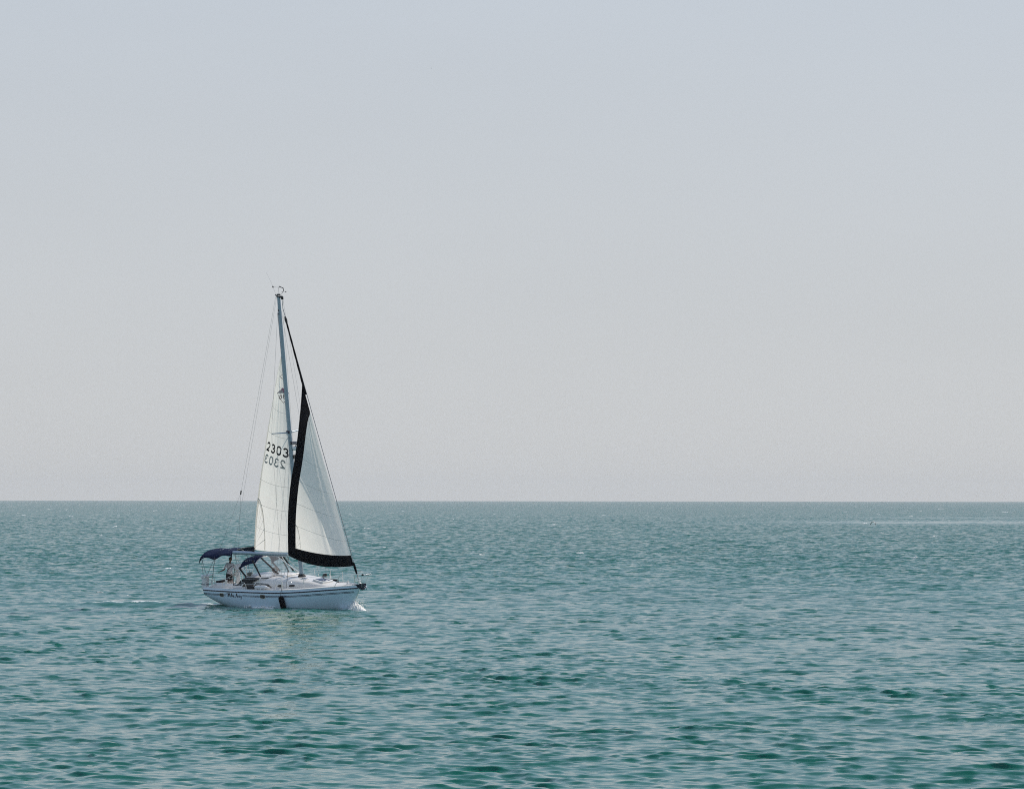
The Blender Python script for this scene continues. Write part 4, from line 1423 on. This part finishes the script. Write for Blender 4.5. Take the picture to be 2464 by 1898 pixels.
# ---- spray dodger
dod = bmesh.new()
A = dict(bx=-2.72, tx=-2.38, zb=1.74, zt=2.74, w=1.20)
B = dict(bx=-1.62, tx=-1.30, zb=1.80, zt=2.78, w=1.12)
def arch(P, a):
    """a from 0 (starboard foot) to 1 (port foot)"""
    th = a * math.pi
    y = -P['w'] * math.copysign(abs(math.cos(th)) ** 0.62, math.cos(th))
    k = math.sin(th) ** 0.75 if 0 < a < 1 else 0.0
    return Vector((P['bx'] + (P['tx'] - P['bx']) * k, y, P['zb'] + (P['zt'] - P['zb']) * k))
def front(a):
    y = -1.10 * math.cos(a * math.pi)
    x = -0.95 + 0.62 * math.sin(a * math.pi)
    return Vector((x, y, max(roof_z(x, y), 1.70) + .02))
def crown(u, a):
    p = arch(A, a).lerp(arch(B, a), u)
    p.z += 0.06 * math.sin(math.pi * u) * math.sin(a * math.pi)
    return p
LO = 0.13
def can_lo(u): return 0.085 + 0.13 * u ** 0.7
add_grid(dod, lambda u, q: crown(u, can_lo(u) + (1 - 2 * can_lo(u)) * q), lin(0, 1, 14), lin(0, 1, 30))
dodger = link('dodger', dod, M['navy'], boat)
sol = dodger.modifiers.new('thick', 'SOLIDIFY'); sol.thickness = 0.012
for s in (0, 1):
    bm = bmesh.new()
    fx = lambda a: a if s == 0 else 1 - a
    add_grid(bm, lambda u, q: crown(u, fx(0.01 + (can_lo(u) - 0.01) * q)), lin(0.03, 1, 10), lin(0, 1, 8))
    link('clear_side_panel', bm, M['vinyl'], dodger)
bm = bmesh.new()
add_grid(bm, lambda u, a: arch(B, a).lerp(front(a), u), lin(0.02, 1, 8), lin(0.02, 0.98, 30))
link('clear_windscreen', bm, M['vinyl'], dodger)
def band(p, q, w, nrm=V(0, -1, 0), mm='navy'):
    d = (q - p).normalized()
    sd = d.cross(nrm).normalized()
    bm = bmesh.new()
    pts = [p + sd * w / 2, q + sd * w / 2, q - sd * w / 2, p - sd * w / 2]
    f = bm.faces.new([bm.verts.new(x) for x in pts])
    ex = bmesh.ops.extrude_face_region(bm, geom=[f])
    bmesh.ops.translate(bm, vec=nrm * 0.014, verts=[v for v in ex['geom'] if isinstance(v, bmesh.types.BMVert)])
    bmesh.ops.recalc_face_normals(bm, faces=bm.faces)
    link('canvas_band', bm, M[mm], dodger, smooth=False)
for s in (-1, 1):
    n_ = V(0, s, 0)
    band(V(-2.55, s * 1.17, 2.24), V(-1.98, s * 1.20, 1.74), 0.11, n_, 'cushion')
    band(V(-1.55, s * 1.06, 2.62), V(-0.88, s * 1.16, 1.80), 0.10, n_, 'cushion')
band(arch(B, .36) + V(.02, -.01, .01), front(.40) + V(.02, -.01, .01), 0.09, V(.7, -.3, .6).normalized(), 'cushion')
band(arch(B, .66) + V(.02, -.01, .01), front(.62) + V(.02, -.01, .01), 0.09, V(.7, .3, .6).normalized(), 'cushion')
# white piping round the windscreen
bm = bmesh.new()
add_tube(bm, [front(a) + V(.01, 0, .01) for a in lin(0.02, .98, 30)], .016, 6)
add_tube(bm, [arch(B, a) + V(0, 0, .012) for a in lin(0.10, .90, 30)], .016, 6)
link('piping', bm, M['gelcoat'], dodger)
bm = bmesh.new()
add_tube(bm, [front(a) + V(.03, 0, -.02) for a in lin(0.0, 1.0, 30)], .022, 6)
link('base_track', bm, M['cushion'], dodger)
bm = bmesh.new()
for P in (A, B):
    add_tube(bm, [arch(P, a) + V(0, 0, -.02) for a in lin(0.0, 1.0, 30)], .013, 6)
link('frame_bow', bm, M['rail'], dodger)
for k in range(6):
    p = crown(0.25 + 0.12 * k, 0.25)
    link('snap', box(p + V(0, -.02, .02), (.03, .03, .03), None, .008), M['white_plastic'], dodger)
link('dodger_strap', tube([(-2.90, -1.2, 2.16), (-3.10, -1.2, 1.16)], .020, 6), M['cushion'], dodger)

# ---- bimini
bim_x = [-5.80, -4.50, -3.15]
def bim_arch(x):
    return float(np.interp(x, [-5.9, -5.2, -4.5, -3.8, -3.15], [2.62, 2.63, 2.665, 2.77, 2.90]))
def bim_pt(u, q):
    x = -5.86 + 2.71 * (max(u, 0.0) if u > 0.06 else 0.06 * (1 - (1 - u / 0.06) ** 0.5 * 0.55))
    a = q * 2 - 1
    w = 1.16
    crown_h = 0.40 - 0.13 * max(0.0, u - 0.5) / 0.5
    sag = -0.035 * (math.sin(math.pi * 2 * u) ** 2) * (1 - a * a)
    edge = abs(a)
    zb = bim_arch(x)
    scal = 0.13 * (math.sin(math.pi * 2 * u) ** 2) * max(0, (edge - .70) / .30)
    z = zb + crown_h * (1 - edge ** 3.2) + sag + scal
    if u < 0.06: z -= 0.22 * ((0.06 - u) / 0.06) ** 1.2
    if edge > 0.985: z -= 0.05
    y = a * w
    return Vector((x, y, z))
bm = bmesh.new()
add_grid(bm, bim_pt, lin(0, 0.06, 7)[:-1] + lin(0.06, 1, 30), lin(0, 1, 31))
bimini = link('bimini', bm, M['navy'], boat)
sol = bimini.modifiers.new('thick', 'SOLIDIFY'); sol.thickness = 0.016; sol.offset = -1
for s in (-1, 1):
    foot = V(-5.02, s * 1.34, 1.74)
    corner = V(-4.50, s * 1.13, bim_arch(-4.5) + .05)
    link('bimini_pole', tube([foot, V(-5.62, s * 1.12, bim_arch(-5.6) + .05)], .012, 8), M['wire'], bimini)
    link('bimini_pole', tube([foot, corner], .012, 8), M['wire'], bimini)
    link('bimini_pole', tube([V(-5.40, s * 1.26, 1.74), V(-5.52, s * 1.2, 2.35), V(-5.40, s * 1.14, bim_arch(-5.4) + .1)], .011, 8), M['wire'], bimini)
    link('bimini_strap', tube([V(-4.64, s * 1.36, 1.42), V(-4.60, s * 1.30, 1.7), corner], [.018, .014, .012], 6), M['cushion'], bimini)
for u in (0.02, 0.49, 0.98):
    link('frame_bow', tube([bim_pt(u, q) + V(0, 0, -.02) for q in lin(0.02, .98, 24)], .012, 6), M['steel'], bimini)
for (u, q) in ((.36, .34), (.40, .40), (.44, .32), (.5, .45), (.62, .40), (.66, .3), (.78, .45), (.86, .35)):
    link('snap', box(bim_pt(u, q) + V(0, 0, .012), (.045, .03, .02), None, .006), M['white_plastic'], bimini)

# ================================================================== THINGS ABOARD
def aboard(name, base, label, cat, group=None):
    return empty(name, MB @ Matrix.Translation(base), label, cat, group)

def local(bm, base):
    bmesh.ops.translate(bm, vec=-Vector(base), verts=bm.verts)
    return bm

# white fender on the side deck
b = V(-0.48, -1.50, deck_z(-.48, -1.5))
t = aboard('fender', b, 'white inflatable fender lying on the side deck below the cabin windows', 'fender', 'fenders carried by the sailboat')
link('body', local(lathe([(-.46, .03), (-.44, .07), (-.38, .10), (-.25, .112), (.25, .112), (.36, .10), (.42, .07), (.46, .045)], b + V(0, -.04, .112), (1, .05, .02), 20), b), M['fender_white'], t)
link('end_eye', local(lathe([(.44, .045), (.50, .055), (.58, .05), (.62, .02)], b + V(0, -.04, .11), (1, .05, -.04), 12), b), M['fender_white'], t)
link('rope', local(tube([b + V(.55, 0, .1), b + V(.7, -.05, .02), b + V(.78, -.1, .3)], .01, 6), b), M['rope'], t)
# black fender hanging over the side
top = V(1.36, -hull_y(1.36, .92) - .15, .92)
bot = V(1.44, -hull_y(1.44, .24) - .19, .24)
b = V(1.36, -1.62, 1.22)
t = aboard('fender', b, 'long black fender hanging over the starboard side down to the water', 'fender', 'fenders carried by the sailboat')
ax = bot - top
Ln = ax.length
link('body', local(lathe([(-.02, .03), (0, .07), (.05, .125), (.14, .145), (Ln - .12, .145), (Ln - .03, .12), (Ln + .02, .06)], top, ax, 20), b), M['black'], t)
link('rope', local(tube([V(1.30, -1.66, 1.32), V(1.34, -1.76, 1.17), V(1.35, -1.86, 1.05), top + V(0, 0, .02)], .012, 6), b), M['navy_paint'], t)
# dark bag on the side deck
b = V(-1.42, -1.46, deck_z(-1.42, 1.46))
t = aboard('deck_bag', b, 'black soft bag standing on the side deck behind the white fender', 'bag')
link('body', local(box(b + V(0, 0.0, .075), (.64, .18, .15), None, .05), b), M['cushion'], t)
link('strap', local(tube([b + V(-.2, -.06, .14), b + V(0, -.08, .19), b + V(.2, -.06, .14)], .012, 6), b), M['navy_paint'], t)
# rescue bag on the stern rail
b = V(-5.50, -1.02, 1.0)
t = aboard('rescue_bag', b, 'tall white rescue-sling bag strapped to the stern rail', 'rescue bag')
rm = Euler((R(-3), R(4), R(20))).to_matrix()
link('pouch', local(box(b + V(-.06, 0, .36), (.30, .34, .72), rm, .06), b), M['white_plastic'], t)
link('flap', local(box(b + V(-.07, 0, .66), (.32, .36, .16), rm, .05), b), M['fender_white'], t)
for z in (.48, .54, .60):
    link('printed_line', local(box(b + rm @ V(-.217, .02, z - .36) + V(-.06, 0, .36), (.006, .20, .018), rm), b), M['navy_paint'], t)
link('strap', local(box(b + rm @ V(0, 0, -.12) + V(-.06, 0, .36), (.312, .352, .035), rm, .004), b), M['navy_paint'], t)
# rope coil on the roof behind the windscreen
def coil(name, b, r0, turns, mm, label, axis_tilt):
    t = aboard(name, b, label, 'rope')
    bm = bmesh.new()
    rr = random.Random(5)
    rot = Euler(axis_tilt).to_matrix()
    for k in range(turns):
        ph = rr.uniform(0, 6.28); rad = r0 * rr.uniform(.75, 1.1)
        c = Vector((rr.uniform(-.03, .03), rr.uniform(-.03, .03), rr.uniform(-.05, .05)))
        pts = [b + V(0, 0, r0 * .9) + rot @ (c + Vector((rad * math.cos(2 * math.pi * i / 20), rad * .85 * math.sin(2 * math.pi * i / 20), .02 * math.sin(ph + 4 * math.pi * i / 20)))) for i in range(20)]
        add_tube(bm, pts, .014, 6, closed=True)
    link('loops', local(bm, b), mm, t)
    bm = tube([b + V(.1, 0, .1), b + V(.2, -.1, .02), b + V(.32, -.06, .015), b + V(.5, .02, .012)], .012, 6)
    link('tail', local(bm, b), mm, t)
b = V(-1.30, 0.25, 1.80)
coil('rope_coil', b, .15, 9, M['rope_tan'], 'tan coil of rope hung behind the clear windscreen', (R(70), R(10), R(30)))
b = V(-2.25, -.75, 1.70)
coil('rope_coil', b, .16, 7, M['rope_olive'], 'olive heap of rope lying in the cockpit under the blue dodger', (R(12), 0, 0))

# ---- helmsman
def skin_obj(name, chains, m, parent, sub=2, fingers=None):
    """chains: list of (list of points, list of radii); joined where the points coincide"""
    me = bpy.data.meshes.new(name)
    verts, edges, rad, idx, roots = [], [], [], {}, []
    for pts, rs in chains:
        prev = None
        for p, r in zip(pts, rs):
            key = tuple(round(c, 4) for c in p)
            if key not in idx:
                idx[key] = len(verts); verts.append(p); rad.append(r)
            i = idx[key]
            if prev is not None and prev != i: edges.append((prev, i))
            prev = i
    me.from_pydata(verts, edges, [])
    o = bpy.data.objects.new(name, me)
    COL.objects.link(o)
    o.parent = parent
    me.materials.append(m)
    o.modifiers.new('skin', 'SKIN').use_smooth_shade = True
    lay = me.skin_vertices[0] if me.skin_vertices else None
    if lay is None:
        bm = bmesh.new(); bm.from_mesh(me); bm.verts.layers.skin.verify(); bm.to_mesh(me); bm.free()
        lay = me.skin_vertices[0]
    # one root for every separate island
    seen = set()
    adj = {i: [] for i in range(len(verts))}
    for a, b_ in edges: adj[a].append(b_); adj[b_].append(a)
    for i in range(len(verts)):
        rx = rad[i] if isinstance(rad[i], (tuple, list)) else (rad[i], rad[i])
        lay.data[i].radius = rx
        lay.data[i].use_root = False
    for i in range(len(verts)):
        if i in seen: continue
        lay.data[i].use_root = True
        st = [i]
        while st:
            j = st.pop()
            if j in seen: continue
            seen.add(j); st += adj[j]
    o.modifiers.new('sub', 'SUBSURF').levels = sub
    o.modifiers['sub'].render_levels = sub
    return o

pw = MB @ V(-4.88, 0.02, 0.80)
PM = Matrix.Translation(pw) @ Matrix.Rotation(R(28), 4, 'Z') @ Matrix.Rotation(R(2), 4, 'Y')
man = empty('person', PM, 'person in white t-shirt and dark shorts standing at the wheel under the blue bimini', 'person')
# local frame: x = figure's left (image right), -y = faces the camera, z up
sh = 1.40
wrL = V(.33, -.34, .98); wrR = V(-.52, .02, 1.00)
elL = V(.30, -.10, 1.10); elR = V(-.31, .06, 1.08)
body = []
body.append(([(0, .0, .92), (0, .0, 1.08), (0, .01, 1.24), (0, .02, 1.38), (0, .015, 1.47), (0, -.005, 1.53), (0, -.02, 1.60)], [(.105, .085), (.11, .085), (.145, .10), (.13, .085), (.06, .06), (.052, .055), (.05, .055)]))
for sgn, el, wr in ((1, elL, wrL), (-1, elR, wrR)):
    body.append(([(0, .02, 1.38), (sgn * .17, .02, 1.395), tuple(V(sgn * .20, .01, 1.33)), tuple(V(sgn * .20, .01, 1.33).lerp(el, .6)), tuple(el), tuple(el.lerp(wr, .5)), tuple(wr)], [(.13, .085), .062, .056, .046, .040, .036, .026]))
    d = (wr - el).normalized()
    palm = wr + d * .08
    body.append(([tuple(wr), tuple(wr + d * .03), tuple(palm)], [.026, (.030, .020), (.036, .018)]))
    side = d.cross(V(0, 0, 1)).normalized()
    dn = V(0, 0, -1)
    for k, (off, ln_) in enumerate(((-.027, .075), (-.009, .085), (.009, .08), (.027, .062))):
        p0 = palm - d * .02 + side * off
        p1 = palm + d * ln_ * .45 + side * off * 1.1
        p2 = palm + d * ln_ * .75 + side * off * 1.1 + dn * .03
        p3 = palm + d * ln_ * .70 + side * off * 1.1 + dn * .058
        body.append(([tuple(p0), tuple(p1), tuple(p2), tuple(p3)], [.0095, .009, .0085, .008]))
    th0 = wr + d * .03 + side * (.030 * -sgn)
    body.append(([tuple(wr + d * .025 + side * (.012 * -sgn)), tuple(th0 + d * .02 + side * (.012 * -sgn)), tuple(th0 + d * .05 + side * (.012 * -sgn) + dn * .02)], [.013, .011, .009]))
    hip = V(sgn * .095, 0, .90); kn = V(sgn * .12, -.03 if sgn > 0 else .01, .48); an = V(sgn * .13, .02 if sgn > 0 else .05, .09)
    body.append(([(0, 0, .92), tuple(hip), tuple(hip.lerp(kn, .5)), tuple(kn), tuple(kn.lerp(an, .35)), tuple(an), tuple(an + V(0, -.02, -.035)), tuple(an + V(0, -.15, -.055))], [(.105, .085), .082, .078, .058, .056, .036, .038, (.038, .022)]))
bodyo = skin_obj('body', body, M['skin'], man)
# head: one shaped mesh
hb = bmesh.new()
bmesh.ops.create_uvsphere(hb, u_segments=28, v_segments=22, radius=1.0)
for v in hb.verts:
    x, y, z = v.co
    w = 1.0 - 0.20 * max(0, -z) ** 1.3
    jaw = max(0, -z)
    Y = y * 0.098 * (1.0 - 0.10 * jaw)
    if y < 0: Y -= 0.010 * jaw
    X = x * 0.076 * w
    Z = z * 0.118
    if y < -.3:
        # brow, eye sockets, nose, mouth
        nose = math.exp(-(x / .16) ** 2) * math.exp(-((z + .12) / .22) ** 2) * (1 if z < .18 else .5)
        Y -= 0.026 * nose
        for sx in (-.42, .42):
            Y += 0.010 * math.exp(-((x - sx) / .17) ** 2 - ((z - .10) / .11) ** 2)
        Y -= 0.006 * math.exp(-((z - .26) / .10) ** 2)
        Y += 0.006 * math.exp(-(x / .30) ** 2 - ((z + .50) / .05) ** 2)
        Y -= 0.006 * math.exp(-(x / .28) ** 2 - ((z + .40) / .05) ** 2)
        Y -= 0.010 * math.exp(-(x / .3) ** 2 - ((z + .82) / .14) ** 2)
    v.co = (X, Y, Z)
HM = Matrix.Translation((0.005, -.02, 1.66)) @ Matrix.Rotation(R(22), 4, 'Z') @ Matrix.Rotation(R(4), 4, 'X')
bmesh.ops.transform(hb, matrix=HM, verts=hb.verts)
head = link('head', hb, M['skin'], man)
for sx in (-1, 1):
    eb = bmesh.new()
    bmesh.ops.create_icosphere(eb, subdivisions=2, radius=.011)
    bmesh.ops.transform(eb, matrix=HM @ Matrix.Translation((sx * .031, -.083, .012)), verts=eb.verts)
    link('eye', eb, M['hair'], head)
    eb = bmesh.new()
    bmesh.ops.create_icosphere(eb, subdivisions=2, radius=1)
    bmesh.ops.scale(eb, vec=(.010, .022, .033), verts=eb.verts)
    bmesh.ops.transform(eb, matrix=HM @ Matrix.Translation((sx * .077, .008, -.005)), verts=eb.verts)
    link('ear', eb, M['skin'], head)
hb = bmesh.new()
bmesh.ops.create_uvsphere(hb, u_segments=24, v_segments=18, radius=1.0)
dele = [v for v in hb.verts if (v.co.z < -.15 - .3 * v.co.y and v.co.y < .5) or v.co.z < -.55 or (v.co.y < -.55 and v.co.z < .42)]
bmesh.ops.delete(hb, geom=dele, context='VERTS')
for v in hb.verts:
    q = .004 * math.sin(v.co.x * 40) * math.sin(v.co.y * 37 + v.co.z * 31)
    v.co = (v.co.x * (.081 + q), v.co.y * (.104 + q), v.co.z * (.126 + q))
bmesh.ops.transform(hb, matrix=HM, verts=hb.verts)
link('hair', hb, M['hair'], head)
# clothes
shirt = [([(0, .0, .80), (0, 0, .92), (0, .0, 1.08), (0, .01, 1.24), (0, .02, 1.38), (0, .018, 1.445)], [(.185, .135), (.178, .13), (.168, .125), (.18, .125), (.168, .108), (.075, .075)])]
for sgn, el in ((1, elL), (-1, elR)):
    s0 = V(sgn * .20, .01, 1.33)
    shirt.append(([(0, .02, 1.38), (sgn * .165, .02, 1.395), tuple(s0), tuple(s0.lerp(el, .75))], [(.165, .105), .080, .078, .070]))
skin_obj('t_shirt', shirt, M['shirt'], man)
shorts = [([(0, 0, 1.03), (0, 0, .90)], [(.15, .115), (.16, .125)])]
for sgn in (-1, 1):
    hip = V(sgn * .095, 0, .88); kn = V(sgn * .12, -.03 if sgn > 0 else .01, .48)
    shorts.append(([(0, 0, .90), tuple(hip), tuple(hip.lerp(kn, .5)), tuple(hip.lerp(kn, .95))], [(.16, .125), .115, .108, .098]))
skin_obj('shorts', shorts, M['shorts'], man)
for sgn in (-1, 1):
    an = V(sgn * .13, .02 if sgn > 0 else .05, .09)
    skin_obj('shoe', [([tuple(an + V(0, .03, -.045)), tuple(an + V(0, -.06, -.055)), tuple(an + V(0, -.17, -.065))], [(.048, .045), (.05, .035), (.045, .025)])], M['shoe'], man)

# ================================================================== FOAM AT THE HULL
def foam_mound(name, fn, nu, nv, label, drops, seed, lab_cat='foam'):
    bm = bmesh.new()
    rr = random.Random(seed)
    g = [[bm.verts.new(fn(u / (nu - 1), v / (nv - 1), rr)) for v in range(nv)] for u in range(nu)]
    for i in range(nu - 1):
        for j in range(nv - 1):
            bm.faces.new((g[i][j], g[i + 1][j], g[i + 1][j + 1], g[i][j + 1]))
    for p, r in drops(rr):
        b2 = bmesh.new()
        bmesh.ops.create_icosphere(b2, subdivisions=1, radius=r)
        for v in b2.verts: v.co *= rr.uniform(.6, 1.3)
        _merge(bm, b2, Matrix.Translation(p))
    o = link(name, bm, M['foam'], None)
    tag(o, label, lab_cat, kind='stuff')

bowW = MB @ V(4.90, -.02, 0.0)
def bow_fn(u, v, rr):
    # u along (0 at stem .. 1 ahead), v across
    L = 1.5 * (u - .30)
    hgt = 0.50 * max(0, 1 - abs((u - .30) / (.75 if u > .30 else .34)) ** 1.2) * max(0, 1 - (2 * v - 1) ** 2) ** .6
    hgt *= 0.86 + .28 * rr.random()
    x = bowW.x + L * .62 + rr.gauss(0, .012)
    y = bowW.y - L * .18 + (v - .5) * (1.15 - .45 * u) + rr.gauss(0, .02)
    return Vector((x, y, -0.06 + hgt))
def bow_drops(rr):
    for k in range(240):
        a = rr.random() ** .7
        yield Vector((bowW.x + rr.uniform(-.35, .75), bowW.y + rr.uniform(-.5, .35), .12 + (.62 - abs(rr.gauss(0, .25))) * rr.random())), rr.uniform(.008, .022)
foam_mound('bow_wave', bow_fn, 30, 22, 'white burst of spray at the foot of the sailboat bow', bow_drops, 3)
def lee_fn(u, v, rr):
    bx = -1.15 + 1.75 * u
    p = MB @ V(bx, -hull_y(bx, 0.02) - .05 - .30 * v, 0.0)
    h = .11 * max(0, 1 - (2 * u - 1.05) ** 2) ** .5 * math.sin(math.pi * min(1, .15 + v)) * (.2 + 1.2 * rr.random())
    return Vector((p.x, p.y, -.02 + h + .02))
def lee_drops(rr):
    for k in range(60):
        bx = rr.uniform(-1.9, .75)
        p = MB @ V(bx, -hull_y(bx, 0.02) - .1 - .2 * rr.random(), 0.0)
        yield Vector((p.x, p.y, .03 + .10 * rr.random())), rr.uniform(.012, .04)
foam_mound('hull_foam', lee_fn, 34, 7, 'short line of white bubbles along the hull behind the black fender', lee_drops, 8)

# ================================================================== BIRDS
def gull(name, loc, span, yaw, label, group, tilt=0.0, droop=.62):
    t = empty(name, Matrix.Translation(loc) @ Matrix.Rotation(yaw, 4, 'Z') @ Matrix.Rotation(tilt, 4, 'Y'), label, 'bird', group)
    k = span / 1.2
    bm = bmesh.new()
    # body along x
    prof = [(-.26, .004), (-.22, .03), (-.12, .055), (0, .068), (.10, .06), (.17, .04), (.21, .038), (.25, .03), (.275, .012), (.31, .004)]
    add_tube(bm, [V(a * k, 0, .01 * k * math.sin(a * 6)) for a, r in prof], [(r * k, r * k * .9) for a, r in prof], 12)
    dark = bmesh.new()
    for s in (-1, 1):
        def wing(u, v, th=0):
            # u root..tip, v leading..trailing ; wings bent downwards
            y = s * (.03 + .56 * (math.sin(u * 1.1) / 1.1 * 1.05)) * k
            z = (.05 * math.sin(u * math.pi * .55) - droop * u ** 1.9 * .56) * k
            ch = (.17 - .02 * u) * (1 - max(0, u - .55) ** 1.5 * 1.6)
            x = (.10 + .05 * math.sin(u * math.pi) - .10 * u ** 2 - v * max(.03, ch)) * k
            z -= .012 * k * (v - .5) ** 2
            return Vector((x, y, z + th))
        us, vs2 = lin(0, .74, 9), lin(0, 1, 6)
        top = add_grid(bm, lambda u, v: wing(u, v, .008 * k), us, vs2)
        bot_ = add_grid(bm, lambda u, v: wing(u, v, -.006 * k), us, vs2)
        us2 = lin(.72, 1.0, 6)
        add_grid(dark, lambda u, v: wing(u, v, .009 * k), us2, vs2)
        add_grid(dark, lambda u, v: wing(u, v, -.007 * k), us2, vs2)
        add_grid(dark, lambda u, v: wing(u, v * .16, .011 * k), lin(.2, .74, 6), vs2)
    for yy in (-1, 1):
        bm.faces.new([bm.verts.new(p) for p in (V(-.20 * k, 0, 0), V(-.36 * k, yy * .07 * k, 0), V(-.38 * k, 0, 0))])
    bmesh.ops.recalc_face_normals(bm, faces=bm.faces)
    link('body', bm, M['feather'], t)
    link('wing_tip', dark, M['feather_dark'], t)
    return t
gull('gull', (31.62, 364, 3.83), 0.80, R(36), 'pale gull with drooping dark-tipped wings low over the sea', 'birds over the sea', 0.0, .80)
gull('gull', (-12.7, 650, 73.26), 0.55, R(10), 'tiny distant bird gliding high in the pale sky', 'birds over the sea', 0.0, .12)

# ================================================================== AIR
bm = bmesh.new()
add_box(bm, (0, 0, 39.5), (34000, 34000, 82))
hz_o = link('haze', bm, None, None, smooth=False)
hm = bpy.data.materials.new('sea_haze')
hm.use_nodes = True
hn = hm.node_tree
hn.nodes.clear()
pv = hn.nodes.new('ShaderNodeVolumePrincipled')
pv.inputs['Color'].default_value = (1.0, 0.995, 0.97, 1)
pv.inputs['Density'].default_value = HAZE_DENSITY
pv.inputs['Anisotropy'].default_value = 0.0
ho = hn.nodes.new('ShaderNodeOutputMaterial')
hn.links.new(pv.outputs[0], ho.inputs['Volume'])
hz_o.data.materials.append(hm)
tag(hz_o, 'thin pale summer haze lying over the sea', kind='stuff')
